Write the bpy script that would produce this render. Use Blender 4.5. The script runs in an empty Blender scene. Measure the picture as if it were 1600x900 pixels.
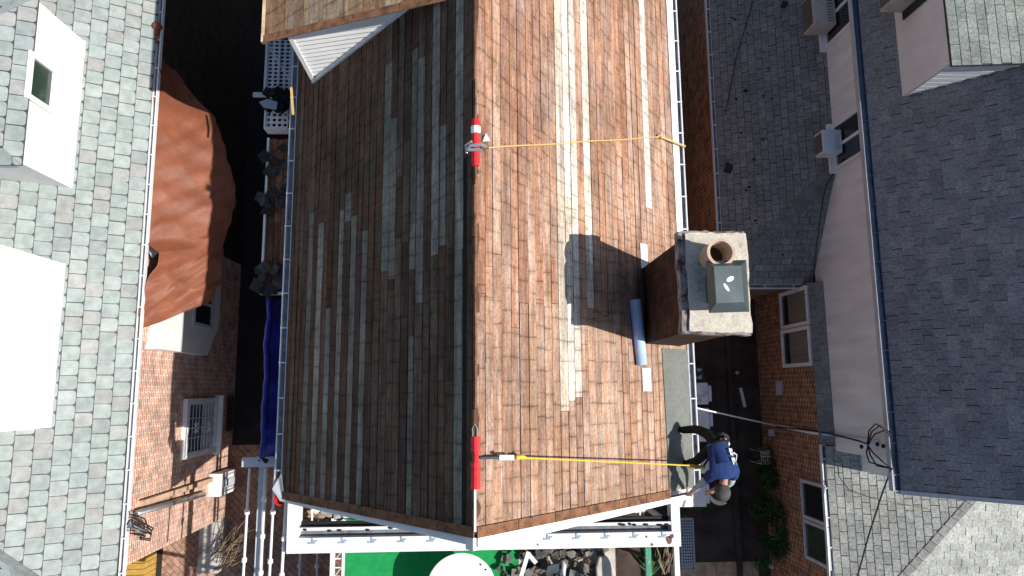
import bpy, math, random
from mathutils import Vector as V, Matrix
random.seed(7)
R = math.radians
scene = bpy.context.scene
COL = scene.collection

# ------------------------------------------------------------------ camera, world, sun, exposure
FPX = 1067.0; CAMZ = 17.5
def _frame():
    d = V(((750-800)/FPX, (609-450)/FPX, 1)).normalized()
    n = V(((745-800)/FPX, (-6700-450)/FPX, 1)); n = -(n - d*n.dot(d)).normalized()
    if n.y > 0: n = -n
    e = n.cross(-d)
    return Matrix((e, n, -d))
RM = _frame()
cam_d = bpy.data.cameras.new('camera'); cam = bpy.data.objects.new('camera', cam_d); COL.objects.link(cam)
cam_d.sensor_width = 36; cam_d.lens = FPX/1600*36; cam_d.clip_start = .1; cam_d.clip_end = 2000
_r = RM @ V((1,0,0)); _u = RM @ V((0,-1,0)); _b = RM @ V((0,0,-1))
cam.matrix_world = Matrix(((_r.x,_u.x,_b.x,0),(_r.y,_u.y,_b.y,0),(_r.z,_u.z,_b.z,CAMZ),(0,0,0,1)))
scene.camera = cam

SUN_EL, SUN_AZ = 44.2, 11.0            # azimuth: degrees south of east
sd = V((math.cos(R(SUN_EL))*math.cos(R(SUN_AZ)), -math.cos(R(SUN_EL))*math.sin(R(SUN_AZ)), math.sin(R(SUN_EL))))
world = bpy.data.worlds.new('World'); scene.world = world; world.use_nodes = True
wn = world.node_tree.nodes; bg = wn['Background']
sky = wn.new('ShaderNodeTexSky'); sky.sky_type = 'NISHITA'; sky.sun_disc = False
sky.sun_elevation = R(SUN_EL); sky.sun_rotation = R(90+SUN_AZ)
world.node_tree.links.new(sky.outputs[0], bg.inputs[0]); bg.inputs[1].default_value = .092
sl = bpy.data.lights.new('sun', 'SUN'); sl.energy = 5.0; sl.angle = R(.53); sl.color = (1, .955, .89)
so = bpy.data.objects.new('sun', sl); COL.objects.link(so); so.rotation_euler = sd.to_track_quat('Z', 'Y').to_euler()
vs = scene.view_settings; vs.view_transform = 'Standard'; vs.look = 'None'; vs.gamma = 1; vs.exposure = .22; vs.use_curve_mapping = False

# ------------------------------------------------------------------ surveying helpers (photo pixel -> point on a real plane)
def ray(u, v): return RM @ V(((u-800)/FPX, (v-450)/FPX, 1))
def onP(u, v, n, c):
    r = ray(u, v); o = V((0,0,CAMZ)); n = V(n); return o + r*((c - n.dot(o))/n.dot(r))
def onZ(u, v, z): return onP(u, v, (0,0,1), z)
def onX(u, v, x): return onP(u, v, (1,0,0), x)
def onY(u, v, y): return onP(u, v, (0,1,0), y)

# ------------------------------------------------------------------ mesh builder
class MB:
    def __init__(s): s.v=[]; s.f=[]; s.c=[]; s.k=(1,1,1)
    def poly(s, pts, col=None):
        i=len(s.v); s.v += [tuple(p) for p in pts]; s.f.append(tuple(range(i,i+len(pts)))); s.c.append(col or s.k)
    def prism(s, pts, off, col=None):
        a=[V(p) for p in pts]; b=[p+V(off) for p in a]; n=len(a); i=len(s.v)
        s.v += [tuple(p) for p in a+b]; c=col or s.k
        s.f.append(tuple(range(i+n-1,i-1,-1))); s.c.append(c); s.f.append(tuple(range(i+n,i+2*n))); s.c.append(c)
        for j in range(n):
            k=(j+1)%n; s.f.append((i+j,i+k,i+n+k,i+n+j)); s.c.append(c)
    def box(s, lo, hi, col=None):
        x0,y0,z0=lo; x1,y1,z1=hi
        s.prism([(x0,y0,z0),(x1,y0,z0),(x1,y1,z0),(x0,y1,z0)], (0,0,z1-z0), col)
    def obox(s, O, A, B, C, col=None):      # box from corner O spanned by three vectors
        O,A,B,C=V(O),V(A),V(B),V(C); s.prism([O,O+A,O+A+B,O+B], C, col)
    def beam(s, p, q, w, h, up=(0,0,1), col=None):
        p,q=V(p),V(q); d=(q-p).normalized(); sd_=d.cross(V(up)).normalized(); u=sd_.cross(d)
        s.prism([p-sd_*w/2-u*h/2,p+sd_*w/2-u*h/2,p+sd_*w/2+u*h/2,p-sd_*w/2+u*h/2], q-p, col)
    def tube(s, path, r, n=8, col=None, closed=False):
        P=[V(p) for p in path]; m=len(P); rs = r if isinstance(r,(list,tuple)) else [r]*m; i=len(s.v); c=col or s.k
        ref=None
        for j in range(m):
            d=(P[min(j+1,m-1)]-P[max(j-1,0)]).normalized()
            if ref is None: ref = V((0,0,1)) if abs(d.z)<.9 else V((1,0,0))
            a=d.cross(ref).normalized(); b=a.cross(d).normalized(); ref=b
            for k in range(n):
                t=2*math.pi*k/n; s.v.append(tuple(P[j]+(a*math.cos(t)+b*math.sin(t))*rs[j]))
        for j in range(m-1):
            for k in range(n):
                k2=(k+1)%n; s.f.append((i+j*n+k,i+j*n+k2,i+(j+1)*n+k2,i+(j+1)*n+k)); s.c.append(c)
        s.f.append(tuple(i+k for k in range(n))[::-1]); s.c.append(c); s.f.append(tuple(i+(m-1)*n+k for k in range(n))); s.c.append(c)
    def lathe(s, cen, prof, n=24, col=None):   # profile of (r, z)
        cen=V(cen); i=len(s.v); c=col or s.k
        for r,z in prof:
            for k in range(n):
                t=2*math.pi*k/n; s.v.append((cen.x+r*math.cos(t),cen.y+r*math.sin(t),cen.z+z))
        for j in range(len(prof)-1):
            for k in range(n):
                k2=(k+1)%n; s.f.append((i+j*n+k,i+j*n+k2,i+(j+1)*n+k2,i+(j+1)*n+k)); s.c.append(c)
        s.f.append(tuple(i+k for k in range(n))[::-1]); s.c.append(c)
        m=len(prof)-1; s.f.append(tuple(i+m*n+k for k in range(n))); s.c.append(c)
    def ball(s, c, rx, ry, rz, n=14, m=9, col=None):
        prof=[]
        i=len(s.v); cc=col or s.k
        for j in range(m+1):
            a=-math.pi/2+math.pi*j/m
            for k in range(n):
                t=2*math.pi*k/n; s.v.append((c[0]+rx*math.cos(a)*math.cos(t),c[1]+ry*math.cos(a)*math.sin(t),c[2]+rz*math.sin(a)))
        for j in range(m):
            for k in range(n):
                k2=(k+1)%n; s.f.append((i+j*n+k,i+j*n+k2,i+(j+1)*n+k2,i+(j+1)*n+k)); s.c.append(cc)
    def perf(s, O, A, B, na, nb, hole=.32, th=.012, col=None):   # perforated plate: octagonal holes
        O,A,B=V(O),V(A),V(B); a=A/na; b=B/nb; N=A.cross(B).normalized()*th; c=col or s.k
        for i in range(na):
            for j in range(nb):
                q=O+a*i+b*j+(a*.0); m=q+a/2+b/2
                cor=[q,q+a/2,q+a,q+a+b/2,q+a+b,q+a/2+b,q+b,q+b/2]
                hol=[m+a*hole*math.cos(t)+b*hole*math.sin(t) for t in [math.pi*(1.25+.25*k) for k in range(8)]]
                k0=len(s.v); s.v += [tuple(p) for p in cor+hol]+[tuple(p-N) for p in hol]
                for k in range(8):
                    k2=(k+1)%8
                    s.f.append((k0+k,k0+k2,k0+8+k2,k0+8+k)); s.c.append(c)
                    s.f.append((k0+8+k,k0+8+k2,k0+16+k2,k0+16+k)); s.c.append(c)
    def build(s, name, mat, parent=None, smooth=False, bevel=0):
        me=bpy.data.meshes.new(name); me.from_pydata(s.v,[],s.f)
        at=me.color_attributes.new('Col','FLOAT_COLOR','CORNER')
        buf=[]
        for p,c in zip(me.polygons,s.c): buf += [c[0],c[1],c[2],c[3] if len(c)>3 else 1.0]*p.loop_total
        at.data.foreach_set('color',buf)
        me.materials.append(mat)
        if smooth: me.polygons.foreach_set('use_smooth',[True]*len(me.polygons))
        o=bpy.data.objects.new(name,me); COL.objects.link(o)
        if parent is not None: o.parent=parent; o.matrix_parent_inverse=parent.matrix_world.inverted() if False else Matrix.Translation(-parent.location)
        if bevel:
            b=o.modifiers.new('bevel','BEVEL'); b.width=bevel; b.segments=2; b.limit_method='ANGLE'
        return o
def thing(name, label, cat, loc, group=None):
    o=bpy.data.objects.new(name,None); o.empty_display_size=.2; COL.objects.link(o); o.location=V(loc)
    return tag(o,label,cat,group)
def tag(o,label,cat,group=None,kind=None):
    o['label']=label; o['category']=cat
    if group: o['group']=group
    if kind: o['kind']=kind
    return o
def structure(o): o['kind']='structure'; return o
def group_under(name, parent):       # an empty part that gathers sub-parts
    o=bpy.data.objects.new(name,None); COL.objects.link(o); o.parent=parent; o.matrix_parent_inverse=Matrix.Translation(-parent.location); return o

# ------------------------------------------------------------------ materials
def mat(name, base=(.5,.5,.5), rough=.8, var=.25, scale=6, stretch=(1,1,1), bump=0, bscale=40, attr=False, metal=0, fine=.0, dirt=None, dscale=1.5, dlo=.55, dhi=.7, spec=.3):
    m=bpy.data.materials.new(name); m.use_nodes=True; nt=m.node_tree; N=nt.nodes; L=nt.links; bs=N['Principled BSDF']
    bs.inputs['Roughness'].default_value=rough; bs.inputs['Metallic'].default_value=metal; bs.inputs['Specular IOR Level'].default_value=spec
    geo=N.new('ShaderNodeNewGeometry'); mp=N.new('ShaderNodeMapping'); mp.inputs['Scale'].default_value=stretch; L.new(geo.outputs['Position'],mp.inputs[0])
    if attr:
        a=N.new('ShaderNodeAttribute'); a.attribute_name='Col'; col=a.outputs['Color']
        mu=N.new('ShaderNodeMix'); mu.data_type='RGBA'; mu.blend_type='MULTIPLY'; mu.inputs[0].default_value=1; L.new(col,mu.inputs[6]); mu.inputs[7].default_value=(*base,1); col=mu.outputs[2]
    else:
        rgb=N.new('ShaderNodeRGB'); rgb.outputs[0].default_value=(*base,1); col=rgb.outputs[0]
    def mulnoise(col, sc, v, det=4):
        if v<=0: return col
        nz=N.new('ShaderNodeTexNoise'); nz.inputs['Scale'].default_value=sc; nz.inputs['Detail'].default_value=det; L.new(mp.outputs[0],nz.inputs[0])
        mr=N.new('ShaderNodeMapRange'); mr.inputs[1].default_value=.3; mr.inputs[2].default_value=.7; mr.inputs[3].default_value=1-v; mr.inputs[4].default_value=1+v; L.new(nz.outputs[0],mr.inputs[0])
        mu=N.new('ShaderNodeVectorMath'); mu.operation='SCALE'; L.new(col,mu.inputs[0]); L.new(mr.outputs[0],mu.inputs['Scale']); return mu.outputs[0]
    col=mulnoise(col,scale,var); col=mulnoise(col,scale*9,fine,2)
    if dirt:
        nz=N.new('ShaderNodeTexNoise'); nz.inputs['Scale'].default_value=dscale; nz.inputs['Detail'].default_value=6; nz.inputs['Roughness'].default_value=.65; L.new(mp.outputs[0],nz.inputs[0])
        mr=N.new('ShaderNodeMapRange'); mr.inputs[1].default_value=dlo; mr.inputs[2].default_value=dhi; L.new(nz.outputs[0],mr.inputs[0])
        mx=N.new('ShaderNodeMix'); mx.data_type='RGBA'; L.new(mr.outputs[0],mx.inputs[0]); L.new(col,mx.inputs[6]); mx.inputs[7].default_value=(*dirt,1); col=mx.outputs[2]
    L.new(col,bs.inputs['Base Color'])
    if bump:
        nz=N.new('ShaderNodeTexNoise'); nz.inputs['Scale'].default_value=bscale; nz.inputs['Detail'].default_value=3; L.new(mp.outputs[0],nz.inputs[0])
        bp=N.new('ShaderNodeBump'); bp.inputs['Strength'].default_value=bump; bp.inputs['Distance'].default_value=.01; L.new(nz.outputs[0],bp.inputs['Height']); L.new(bp.outputs[0],bs.inputs['Normal'])
    return m

def brick_mat(name, c1, c2, mortar, bw=.21, bh=.072, ms=.011, var=.35, rot=0, horiz=False, dirt=.5):
    m=bpy.data.materials.new(name); m.use_nodes=True; nt=m.node_tree; N=nt.nodes; L=nt.links; bs=N['Principled BSDF']; bs.inputs['Roughness'].default_value=.9; bs.inputs['Specular IOR Level'].default_value=.2
    geo=N.new('ShaderNodeNewGeometry'); sp=N.new('ShaderNodeSeparateXYZ'); L.new(geo.outputs['Position'],sp.inputs[0]); cb=N.new('ShaderNodeCombineXYZ')
    if horiz: L.new(sp.outputs[0],cb.inputs[0]); L.new(sp.outputs[1],cb.inputs[1])
    else:
        ad=N.new('ShaderNodeMath'); L.new(sp.outputs[0],ad.inputs[0]); L.new(sp.outputs[1],ad.inputs[1]); L.new(ad.outputs[0],cb.inputs[0]); L.new(sp.outputs[2],cb.inputs[1])
    mp=N.new('ShaderNodeMapping'); mp.inputs['Rotation'].default_value=(0,0,rot); L.new(cb.outputs[0],mp.inputs[0])
    wob=N.new('ShaderNodeTexNoise'); wob.inputs['Scale'].default_value=9; L.new(mp.outputs[0],wob.inputs[0])
    ws=N.new('ShaderNodeVectorMath'); ws.operation='MULTIPLY_ADD'; L.new(wob.outputs['Color'],ws.inputs[0]); ws.inputs[1].default_value=(.012,.012,0); L.new(mp.outputs[0],ws.inputs[2])
    b=N.new('ShaderNodeTexBrick'); L.new(ws.outputs[0],b.inputs[0]); b.inputs['Scale'].default_value=1; b.inputs['Color1'].default_value=(*c1,1); b.inputs['Color2'].default_value=(*c2,1); b.inputs['Mortar'].default_value=(*mortar,1)
    b.inputs['Brick Width'].default_value=bw; b.inputs['Row Height'].default_value=bh; b.inputs['Mortar Size'].default_value=ms; b.inputs['Mortar Smooth'].default_value=.2
    nz=N.new('ShaderNodeTexNoise'); nz.inputs['Scale'].default_value=5; nz.inputs['Detail'].default_value=6; L.new(geo.outputs['Position'],nz.inputs[0])
    mr=N.new('ShaderNodeMapRange'); mr.inputs[1].default_value=.3; mr.inputs[2].default_value=.7; mr.inputs[3].default_value=1-var; mr.inputs[4].default_value=1+var; L.new(nz.outputs[0],mr.inputs[0])
    mu=N.new('ShaderNodeVectorMath'); mu.operation='SCALE'; L.new(b.outputs['Color'],mu.inputs[0]); L.new(mr.outputs[0],mu.inputs['Scale']); L.new(mu.outputs[0],bs.inputs['Base Color'])
    bp=N.new('ShaderNodeBump'); bp.inputs['Strength'].default_value=.7; bp.inputs['Distance'].default_value=.012; bp.invert=True; L.new(b.outputs['Fac'],bp.inputs['Height']); L.new(bp.outputs[0],bs.inputs['Normal'])
    return m

def board_mat(name):
    """old roof sheathing: colour per board from the mesh, grain along the board, dark nail-line stains left by the shingle courses"""
    m=bpy.data.materials.new(name); m.use_nodes=True; nt=m.node_tree; N=nt.nodes; L=nt.links; bs=N['Principled BSDF']; bs.inputs['Roughness'].default_value=.85; bs.inputs['Specular IOR Level'].default_value=.2
    geo=N.new('ShaderNodeNewGeometry'); a=N.new('ShaderNodeAttribute'); a.attribute_name='Col'
    sp=N.new('ShaderNodeSeparateXYZ'); L.new(geo.outputs['Position'],sp.inputs[0])
    def math_(op,x,y=None,z=None):
        n=N.new('ShaderNodeMath'); n.operation=op
        for i,q in enumerate((x,y,z)):
            if q is None: continue
            if isinstance(q,(int,float)): n.inputs[i].default_value=q
            else: L.new(q,n.inputs[i])
        return n.outputs[0]
    def noise(scale,stretch=(1,1,1),det=5,rgh=.6,dist=0):
        mp=N.new('ShaderNodeMapping'); mp.inputs['Scale'].default_value=stretch; L.new(geo.outputs['Position'],mp.inputs[0])
        n=N.new('ShaderNodeTexNoise'); n.inputs['Scale'].default_value=scale; n.inputs['Detail'].default_value=det; n.inputs['Roughness'].default_value=rgh; n.inputs['Distortion'].default_value=dist; L.new(mp.outputs[0],n.inputs[0]); return n.outputs[0]
    def mr(x,a0,a1,b0,b1):
        n=N.new('ShaderNodeMapRange'); L.new(x,n.inputs[0])
        for i,q in enumerate((a0,a1,b0,b1)): n.inputs[i+1].default_value=q
        return n.outputs[0]
    # course stain bars: thin lines across each board, one per shingle course, skewed further up the roof
    off=a.outputs['Alpha']
    ax=math_('ABSOLUTE',sp.outputs[0])
    skew=math_('MULTIPLY',mr(sp.outputs[1],1.6,3.0,0,.42),ax)
    wob=noise(2.0,(1,1,1),2)
    t=math_('FRACT',math_('ADD',math_('ADD',math_('MULTIPLY',math_('ADD',sp.outputs[1],skew),1/.285),off),math_('MULTIPLY',wob,.35)))
    bar=mr(math_('ABSOLUTE',math_('SUBTRACT',t,.5)),.018,.05,1,0)
    gate=mr(noise(2.3,(1.6,1,1.6),4),.34,.58,.12,1)
    halo=math_('MULTIPLY',mr(math_('ABSOLUTE',math_('SUBTRACT',t,.5)),.03,.22,.16,0),gate)
    barfac=math_('MULTIPLY',math_('MULTIPLY',bar,gate),.36)
    grain=mr(noise(30,(1,.05,1),6,.75),.3,.7,.66,1.32)
    blot=mr(noise(1.3,(1,.7,1),6,.7),.3,.72,.76,1.22)
    streak=mr(noise(5.5,(1.6,.16,1.6),5,.65),.3,.7,.62,1.3)
    speck=mr(noise(42,(1,.5,1),5,.8),.32,.66,.62,1.32)
    stain=mr(noise(4.0,(1,.45,1),7,.75),.52,.76,1,.5)
    f=math_('MULTIPLY',math_('MULTIPLY',grain,math_('MULTIPLY',blot,streak)),math_('MULTIPLY',speck,stain))
    f=math_('MULTIPLY',f,math_('SUBTRACT',1,math_('ADD',barfac,halo)))
    mu=N.new('ShaderNodeVectorMath'); mu.operation='SCALE'; L.new(a.outputs['Color'],mu.inputs[0]); L.new(f,mu.inputs['Scale'])
    # weathered, greyed streaks along the grain
    ab=mr(noise(6,(1.5,.14,1.5),6,.7),.46,.68,0,.75)
    gy=N.new('ShaderNodeHueSaturation'); gy.inputs['Saturation'].default_value=.5; gy.inputs['Value'].default_value=1.28; L.new(mu.outputs[0],gy.inputs['Color'])
    mx=N.new('ShaderNodeMix'); mx.data_type='RGBA'; L.new(ab,mx.inputs[0]); L.new(mu.outputs[0],mx.inputs[6]); L.new(gy.outputs[0],mx.inputs[7])
    L.new(mx.outputs[2],bs.inputs['Base Color'])
    bp=N.new('ShaderNodeBump'); bp.inputs['Strength'].default_value=.35; bp.inputs['Distance'].default_value=.006; L.new(math_('ADD',grain,speck),bp.inputs['Height']); L.new(bp.outputs[0],bs.inputs['Normal'])
    return m

M={}
M['board']=board_mat('weathered_boards')
M['white']=mat('white_paint',(.80,.80,.79),.45,.06,3,dirt=(.45,.43,.40),dscale=3,dlo=.66,dhi=.85)
M['whitechip']=mat('chipped_white_paint',(.80,.80,.79),.5,.05,3,dirt=(.16,.11,.09),dscale=4.2,dlo=.70,dhi=.72)
M['whitemetal']=mat('white_metal',(.72,.74,.76),.35,.08,5,dirt=(.35,.34,.33),dscale=5,dlo=.62,dhi=.8,spec=.5)
M['greygutter']=mat('gutter_shade_grey',(.17,.19,.22),.5,.3,6,dirt=(.08,.07,.06),dscale=4,dlo=.55,dhi=.7)  # darkened grey: the shade inside the gutters is put into the colour
M['navygutter']=mat('dark_blue_gutter',(.07,.10,.19),.4,.25,4,spec=.5)
M['stucco']=mat('white_stucco',(.79,.85,.88),.9,.09,1.6,stretch=(1,2.2,.5),bump=.25,bscale=60,dirt=(.64,.63,.61),dscale=1.1,dlo=.5,dhi=.8)
M['slate']=mat('green_grey_slate',(1,1,1),.75,.16,7,attr=True,bump=.25,bscale=70,fine=.10,dirt=(.19,.19,.18),dscale=2.2,dlo=.66,dhi=.95)
M['shingle']=mat('asphalt_shingle',(1,1,1),.9,.14,3,attr=True,bump=.5,bscale=160,fine=.3,dirt=(.10,.10,.10),dscale=1.2,dlo=.58,dhi=.85)
M['brickL']=brick_mat('salmon_brick',(.46,.215,.14),(.54,.28,.20),(.68,.61,.52))
M['brickR']=brick_mat('dark_red_brick',(.17,.060,.032),(.24,.095,.05),(.50,.42,.30),bw=.22,bh=.075,ms=.010,var=.45)
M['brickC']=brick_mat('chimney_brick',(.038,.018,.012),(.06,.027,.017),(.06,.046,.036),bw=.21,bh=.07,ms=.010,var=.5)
M['brickS']=brick_mat('shaded_brick',(.035,.025,.02),(.045,.03,.025),(.04,.035,.03))  # darker copy of the left wall's brick; the alley's shade is in its colour
M['brickM']=brick_mat('house_brick',(.14,.06,.04),(.18,.075,.05),(.20,.17,.15))
M['paver']=brick_mat('herringbone_pavers',(.36,.21,.15),(.43,.26,.19),(.15,.11,.09),bw=.24,bh=.12,ms=.008,rot=R(45),horiz=True)
M['tanpave']=brick_mat('tan_paving',(.42,.28,.19),(.46,.32,.22),(.25,.18,.13),bw=.9,bh=.6,ms=.012,horiz=True)
M['drive']=mat('driveway_concrete',(.075,.055,.045),.95,.35,2.2,bump=.3,bscale=30,dirt=(.03,.025,.02),dscale=1.2,dlo=.45,dhi=.7)
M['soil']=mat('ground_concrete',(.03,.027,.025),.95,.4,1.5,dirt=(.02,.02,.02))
M['tarp']=mat('brown_tarp',(.215,.070,.035),.55,.2,2.5,bump=.6,bscale=9,fine=.07,spec=.35)
M['bluetarp']=mat('blue_tarp',(.012,.022,.26),.45,.2,3,bump=.4,bscale=6,spec=.4)
M['blueroll']=mat('blue_membrane',(.44,.57,.84),.4,.06,4,spec=.4)
M['membrane']=mat('grey_membrane',(.155,.165,.15),.8,.12,2,fine=.12,dirt=(.24,.24,.22),dscale=2.5,dlo=.55,dhi=.8)
M['cement']=mat('cement_cap',(.55,.50,.42),.95,.16,5,bump=.6,bscale=18,fine=.15,dirt=(.22,.19,.15),dscale=6,dlo=.58,dhi=.74)
M['cementdark']=mat('dark_cement_edge',(.25,.22,.21),.95,.4,9,bump=.8,bscale=25,dirt=(.05,.045,.04),dscale=7,dlo=.5,dhi=.62)
M['clay']=mat('clay_pot',(.50,.38,.28),.85,.2,6)
M['soot']=mat('soot',(.06,.045,.03),.95,.3,5)
M['sheet']=mat('grey_sheet_metal',(.11,.14,.145),.38,.15,4,metal=.55,dirt=(.36,.30,.20),dscale=3.5,dlo=.6,dhi=.8,spec=.5)
M['red']=mat('red_strap',(.62,.03,.035),.5,.1,20,fine=.1)
M['steel']=mat('steel',(.55,.56,.56),.35,.1,10,metal=.8)
M['yrope']=mat('yellow_rope',(.75,.50,.06),.7,.15,60)
M['trope']=mat('tan_rope',(.62,.42,.16),.8,.2,60)
M['black']=mat('black_rubber',(.015,.015,.016),.6,.2,8)
M['glass']=mat('window_glass',(.02,.024,.026),.06,.2,2,spec=.8)
M['gglass']=mat('green_glass',(.035,.06,.04),.08,.3,1.5,spec=.7)
M['curtain']=mat('curtain',(.20,.19,.16),.9,.25,4,stretch=(1,8,.3))
M['rustedge']=mat('weathered_edge_board',(.20,.095,.05),.9,.35,9,stretch=(1,1,1),fine=.3,dirt=(.05,.035,.03),dscale=6,dlo=.52,dhi=.68)
M['palewood']=mat('pale_wood',(.62,.46,.30),.85,.25,12,dirt=(.2,.13,.08),dscale=6)
M['bin']=mat('grey_plastic',(.80,.81,.82),.5,.1,4,dirt=(.2,.2,.2),dscale=3)
M['bluegrey']=mat('blue_grey_plastic',(.30,.38,.46),.5,.12,5)
M['green']=mat('green_carpet',(.012,.27,.075),.95,.14,7,fine=.2,dirt=(.02,.14,.05),dscale=5,dlo=.6,dhi=.8)
M['greenpost']=mat('green_painted_post',(.07,.26,.17),.6,.2,8,dirt=(.4,.42,.38),dscale=14,dlo=.58,dhi=.64)
M['scrap']=mat('shingle_scraps',(1,1,1),.95,.3,9,attr=True,bump=.5,bscale=80,fine=.3)
M['leaf']=mat('leaves',(1,1,1),.6,.3,5,attr=True)
M['twig']=mat('twigs',(.23,.17,.11),.9,.3,8)
M['navy']=mat('navy_shirt',(.014,.036,.135),.85,.2,14,bump=.6,bscale=14)
M['trouser']=mat('dark_trousers',(.017,.017,.014),.9,.35,9,bump=.5,bscale=16)
M['sleeve']=mat('grey_sleeve',(.36,.38,.42),.9,.2,14,bump=.5,bscale=20)
M['skin']=mat('skin',(.44,.24,.17),.6,.08,10)
M['boot']=mat('black_boots',(.02,.018,.016),.6,.3,10)
M['cap']=mat('grey_cap',(.07,.07,.065),.85,.25,12)
M['hair']=mat('dark_hair',(.03,.022,.018),.8,.3,30)
M['orange']=mat('orange_plastic',(.75,.14,.05),.45,.1,10)
M['ac']=mat('beige_metal',(.50,.46,.39),.5,.12,5,dirt=(.3,.25,.18),dscale=4)
M['acwhite']=mat('white_plastic_unit',(.66,.70,.75),.45,.05,5)
M['louvre']=mat('dark_louvre',(.12,.12,.12),.6,.2,20)
M['lattice']=mat('grey_white_lattice',(.50,.54,.60),.6,.12,5)
M['yellow']=mat('yellow_timber',(.48,.30,.07),.8,.25,7,stretch=(1,6,1))
M['iron']=mat('dark_iron',(.05,.05,.05),.5,.2,10)
M['tan']=mat('tan_stone',(.52,.36,.25),.9,.2,5)
M['cable']=mat('white_cable',(.8,.8,.78),.6,.1,8)
M['screen']=mat('pale_concrete',(.50,.47,.42),.95,.2,6,dirt=(.2,.18,.15))

# ------------------------------------------------------------------ roofing helpers
def clip_poly(p, q):
    """Sutherland-Hodgman of polygon p with convex ccw polygon q (2-D)"""
    for i in range(len(q)):
        a=q[i]; b=q[(i+1)%len(q)]
        def side(t): return (b[0]-a[0])*(t[1]-a[1])-(b[1]-a[1])*(t[0]-a[0])
        out=[]
        for j in range(len(p)):
            s=p[j]; e=p[(j+1)%len(p)]; ss,se=side(s),side(e)
            if se>=0:
                if ss<0: t=ss/(ss-se); out.append((s[0]+t*(e[0]-s[0]),s[1]+t*(e[1]-s[1])))
                out.append(e)
            elif ss>=0:
                t=ss/(ss-se); out.append((s[0]+t*(e[0]-s[0]),s[1]+t*(e[1]-s[1])))
        p=out
        if len(p)<3: return []
    return p
def shingles(mb, O, A, U, poly, w, e, th, gap, pal, rnd=0, jit=.0, bgap=.0):
    """courses of tabs on the plane O + a*A + b*U; tabs lap downwards, butt edge raised by th"""
    O,A,U=V(O),V(A).normalized(),V(U).normalized(); N=A.cross(U)
    if N.z<0: N=-N
    ar=sum(poly[i][0]*poly[(i+1)%len(poly)][1]-poly[(i+1)%len(poly)][0]*poly[i][1] for i in range(len(poly)))
    if ar<0: poly=poly[::-1]
    a0=min(p[0] for p in poly); a1=max(p[0] for p in poly); b0=min(p[1] for p in poly); b1=max(p[1] for p in poly)
    nb=int((b1-b0)/e)+1; na=int((a1-a0)/w)+2
    for j in range(nb):
        st=(.5*(j%2)+random.uniform(-.08,.08))*w - w*.5
        drift=0
        for i in range(na):
            x0=a0+i*w+st+gap/2+random.uniform(-jit,jit); x1=a0+(i+1)*w+st-gap/2+random.uniform(-jit,jit); y0=b0+j*e+bgap+random.uniform(-jit,jit)*.4; y1=b0+(j+1)*e
            if rnd: q=[(x0+rnd,y0),(x1-rnd,y0),(x1-rnd*.3,y0+rnd*.3),(x1,y0+rnd),(x1,y1),(x0,y1),(x0,y0+rnd),(x0+rnd*.3,y0+rnd*.3)]
            else: q=[(x0,y0),(x1,y0),(x1,y1),(x0,y1)]
            q=clip_poly(q,poly)
            if len(q)<3: continue
            c=random.choice(pal); k=random.uniform(.9,1.09); c=tuple(t*k for t in c)
            lift=random.uniform(0,.25)*th
            top=[O+A*t[0]+U*t[1]+N*(th*(1-.8*(t[1]-y0)/(y1-y0))+lift) for t in q]
            bot=[O+A*t[0]+U*t[1]-N*.004 for t in q]
            i0=len(mb.v); n=len(q); mb.v += [tuple(p) for p in top+bot]
            mb.f.append(tuple(range(i0,i0+n))); mb.c.append(c)
            for r in range(n):
                r2=(r+1)%n; mb.f.append((i0+r,i0+n+r,i0+n+r2,i0+r2)); mb.c.append(tuple(t*.7 for t in c))
def slab(mb, O, A, U, poly, th=.06, off=.006, col=(.05,.05,.05)):
    O,A,U=V(O),V(A).normalized(),V(U).normalized(); N=A.cross(U)
    if N.z<0: N=-N
    mb.prism([O+A*a+U*b-N*off for a,b in poly], -N*th, col)
def gutter(name, p, q, inward, w=.12, h=.10, mat_out=None, parent=None, nb=0, shade_mat=None, step=.55, mat_in=None):
    """open trough from p to q (outer top edge), inward = unit vector towards the house"""
    p,q=V(p),V(q); I=V(inward); d=(q-p)
    m=MB(); t=.012
    m.obox(p,d,I*t*1.6,(0,0,-h)); m.obox(p+I*(w-t),d,I*t,(0,0,-h*.85)); m.obox(p+I*t*1.6+V((0,0,-h+.002)),d,I*(w-t*2.8),(0,0,t))
    ee=d.normalized()*t
    m.obox(p+I*(t*1.65)+V((0,0,-.004)),ee,I*(w-t*2.75),(0,0,-h+.02)); m.obox(q-ee+I*(t*1.65)+V((0,0,-.004)),ee,I*(w-t*2.75),(0,0,-h+.02))
    g=m.build(name,mat_out,parent)
    ln_=MB(); ln_.obox(p+I*(t*1.6+.003)+V((0,0,-h*.55)),d,I*(w-t*2.6-.006),(0,0,.004)); ln_.build('gutter_shade',shade_mat or M['greygutter'],g)  # dark strip stands in for shade inside the trough
    L=d.length; n=int(L/step)
    for k in range(n):
        c=p+d*((k+.5)/n)
        b=MB(); b.obox(c+V((0,0,.004)),d.normalized()*.022,I*w,(0,0,.008)); b.build('gutter_bracket',mat_out,g)
    return g

# ================================================================== SETTING
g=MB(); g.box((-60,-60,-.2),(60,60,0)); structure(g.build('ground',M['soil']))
g=MB(); g.box((3.05,-14,.0),(7.2,16,.004)); structure(g.build('driveway',M['drive']))
g=MB(); g.box((4.7,-14,.005),(6.9,-4.27,.009)); structure(g.build('pavement',M['tanpave']))
g=MB(); g.box((-7.6,-12,0),(-3.3,-1.3,.004)); structure(g.build('patio_paving',M['paver']))

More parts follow.
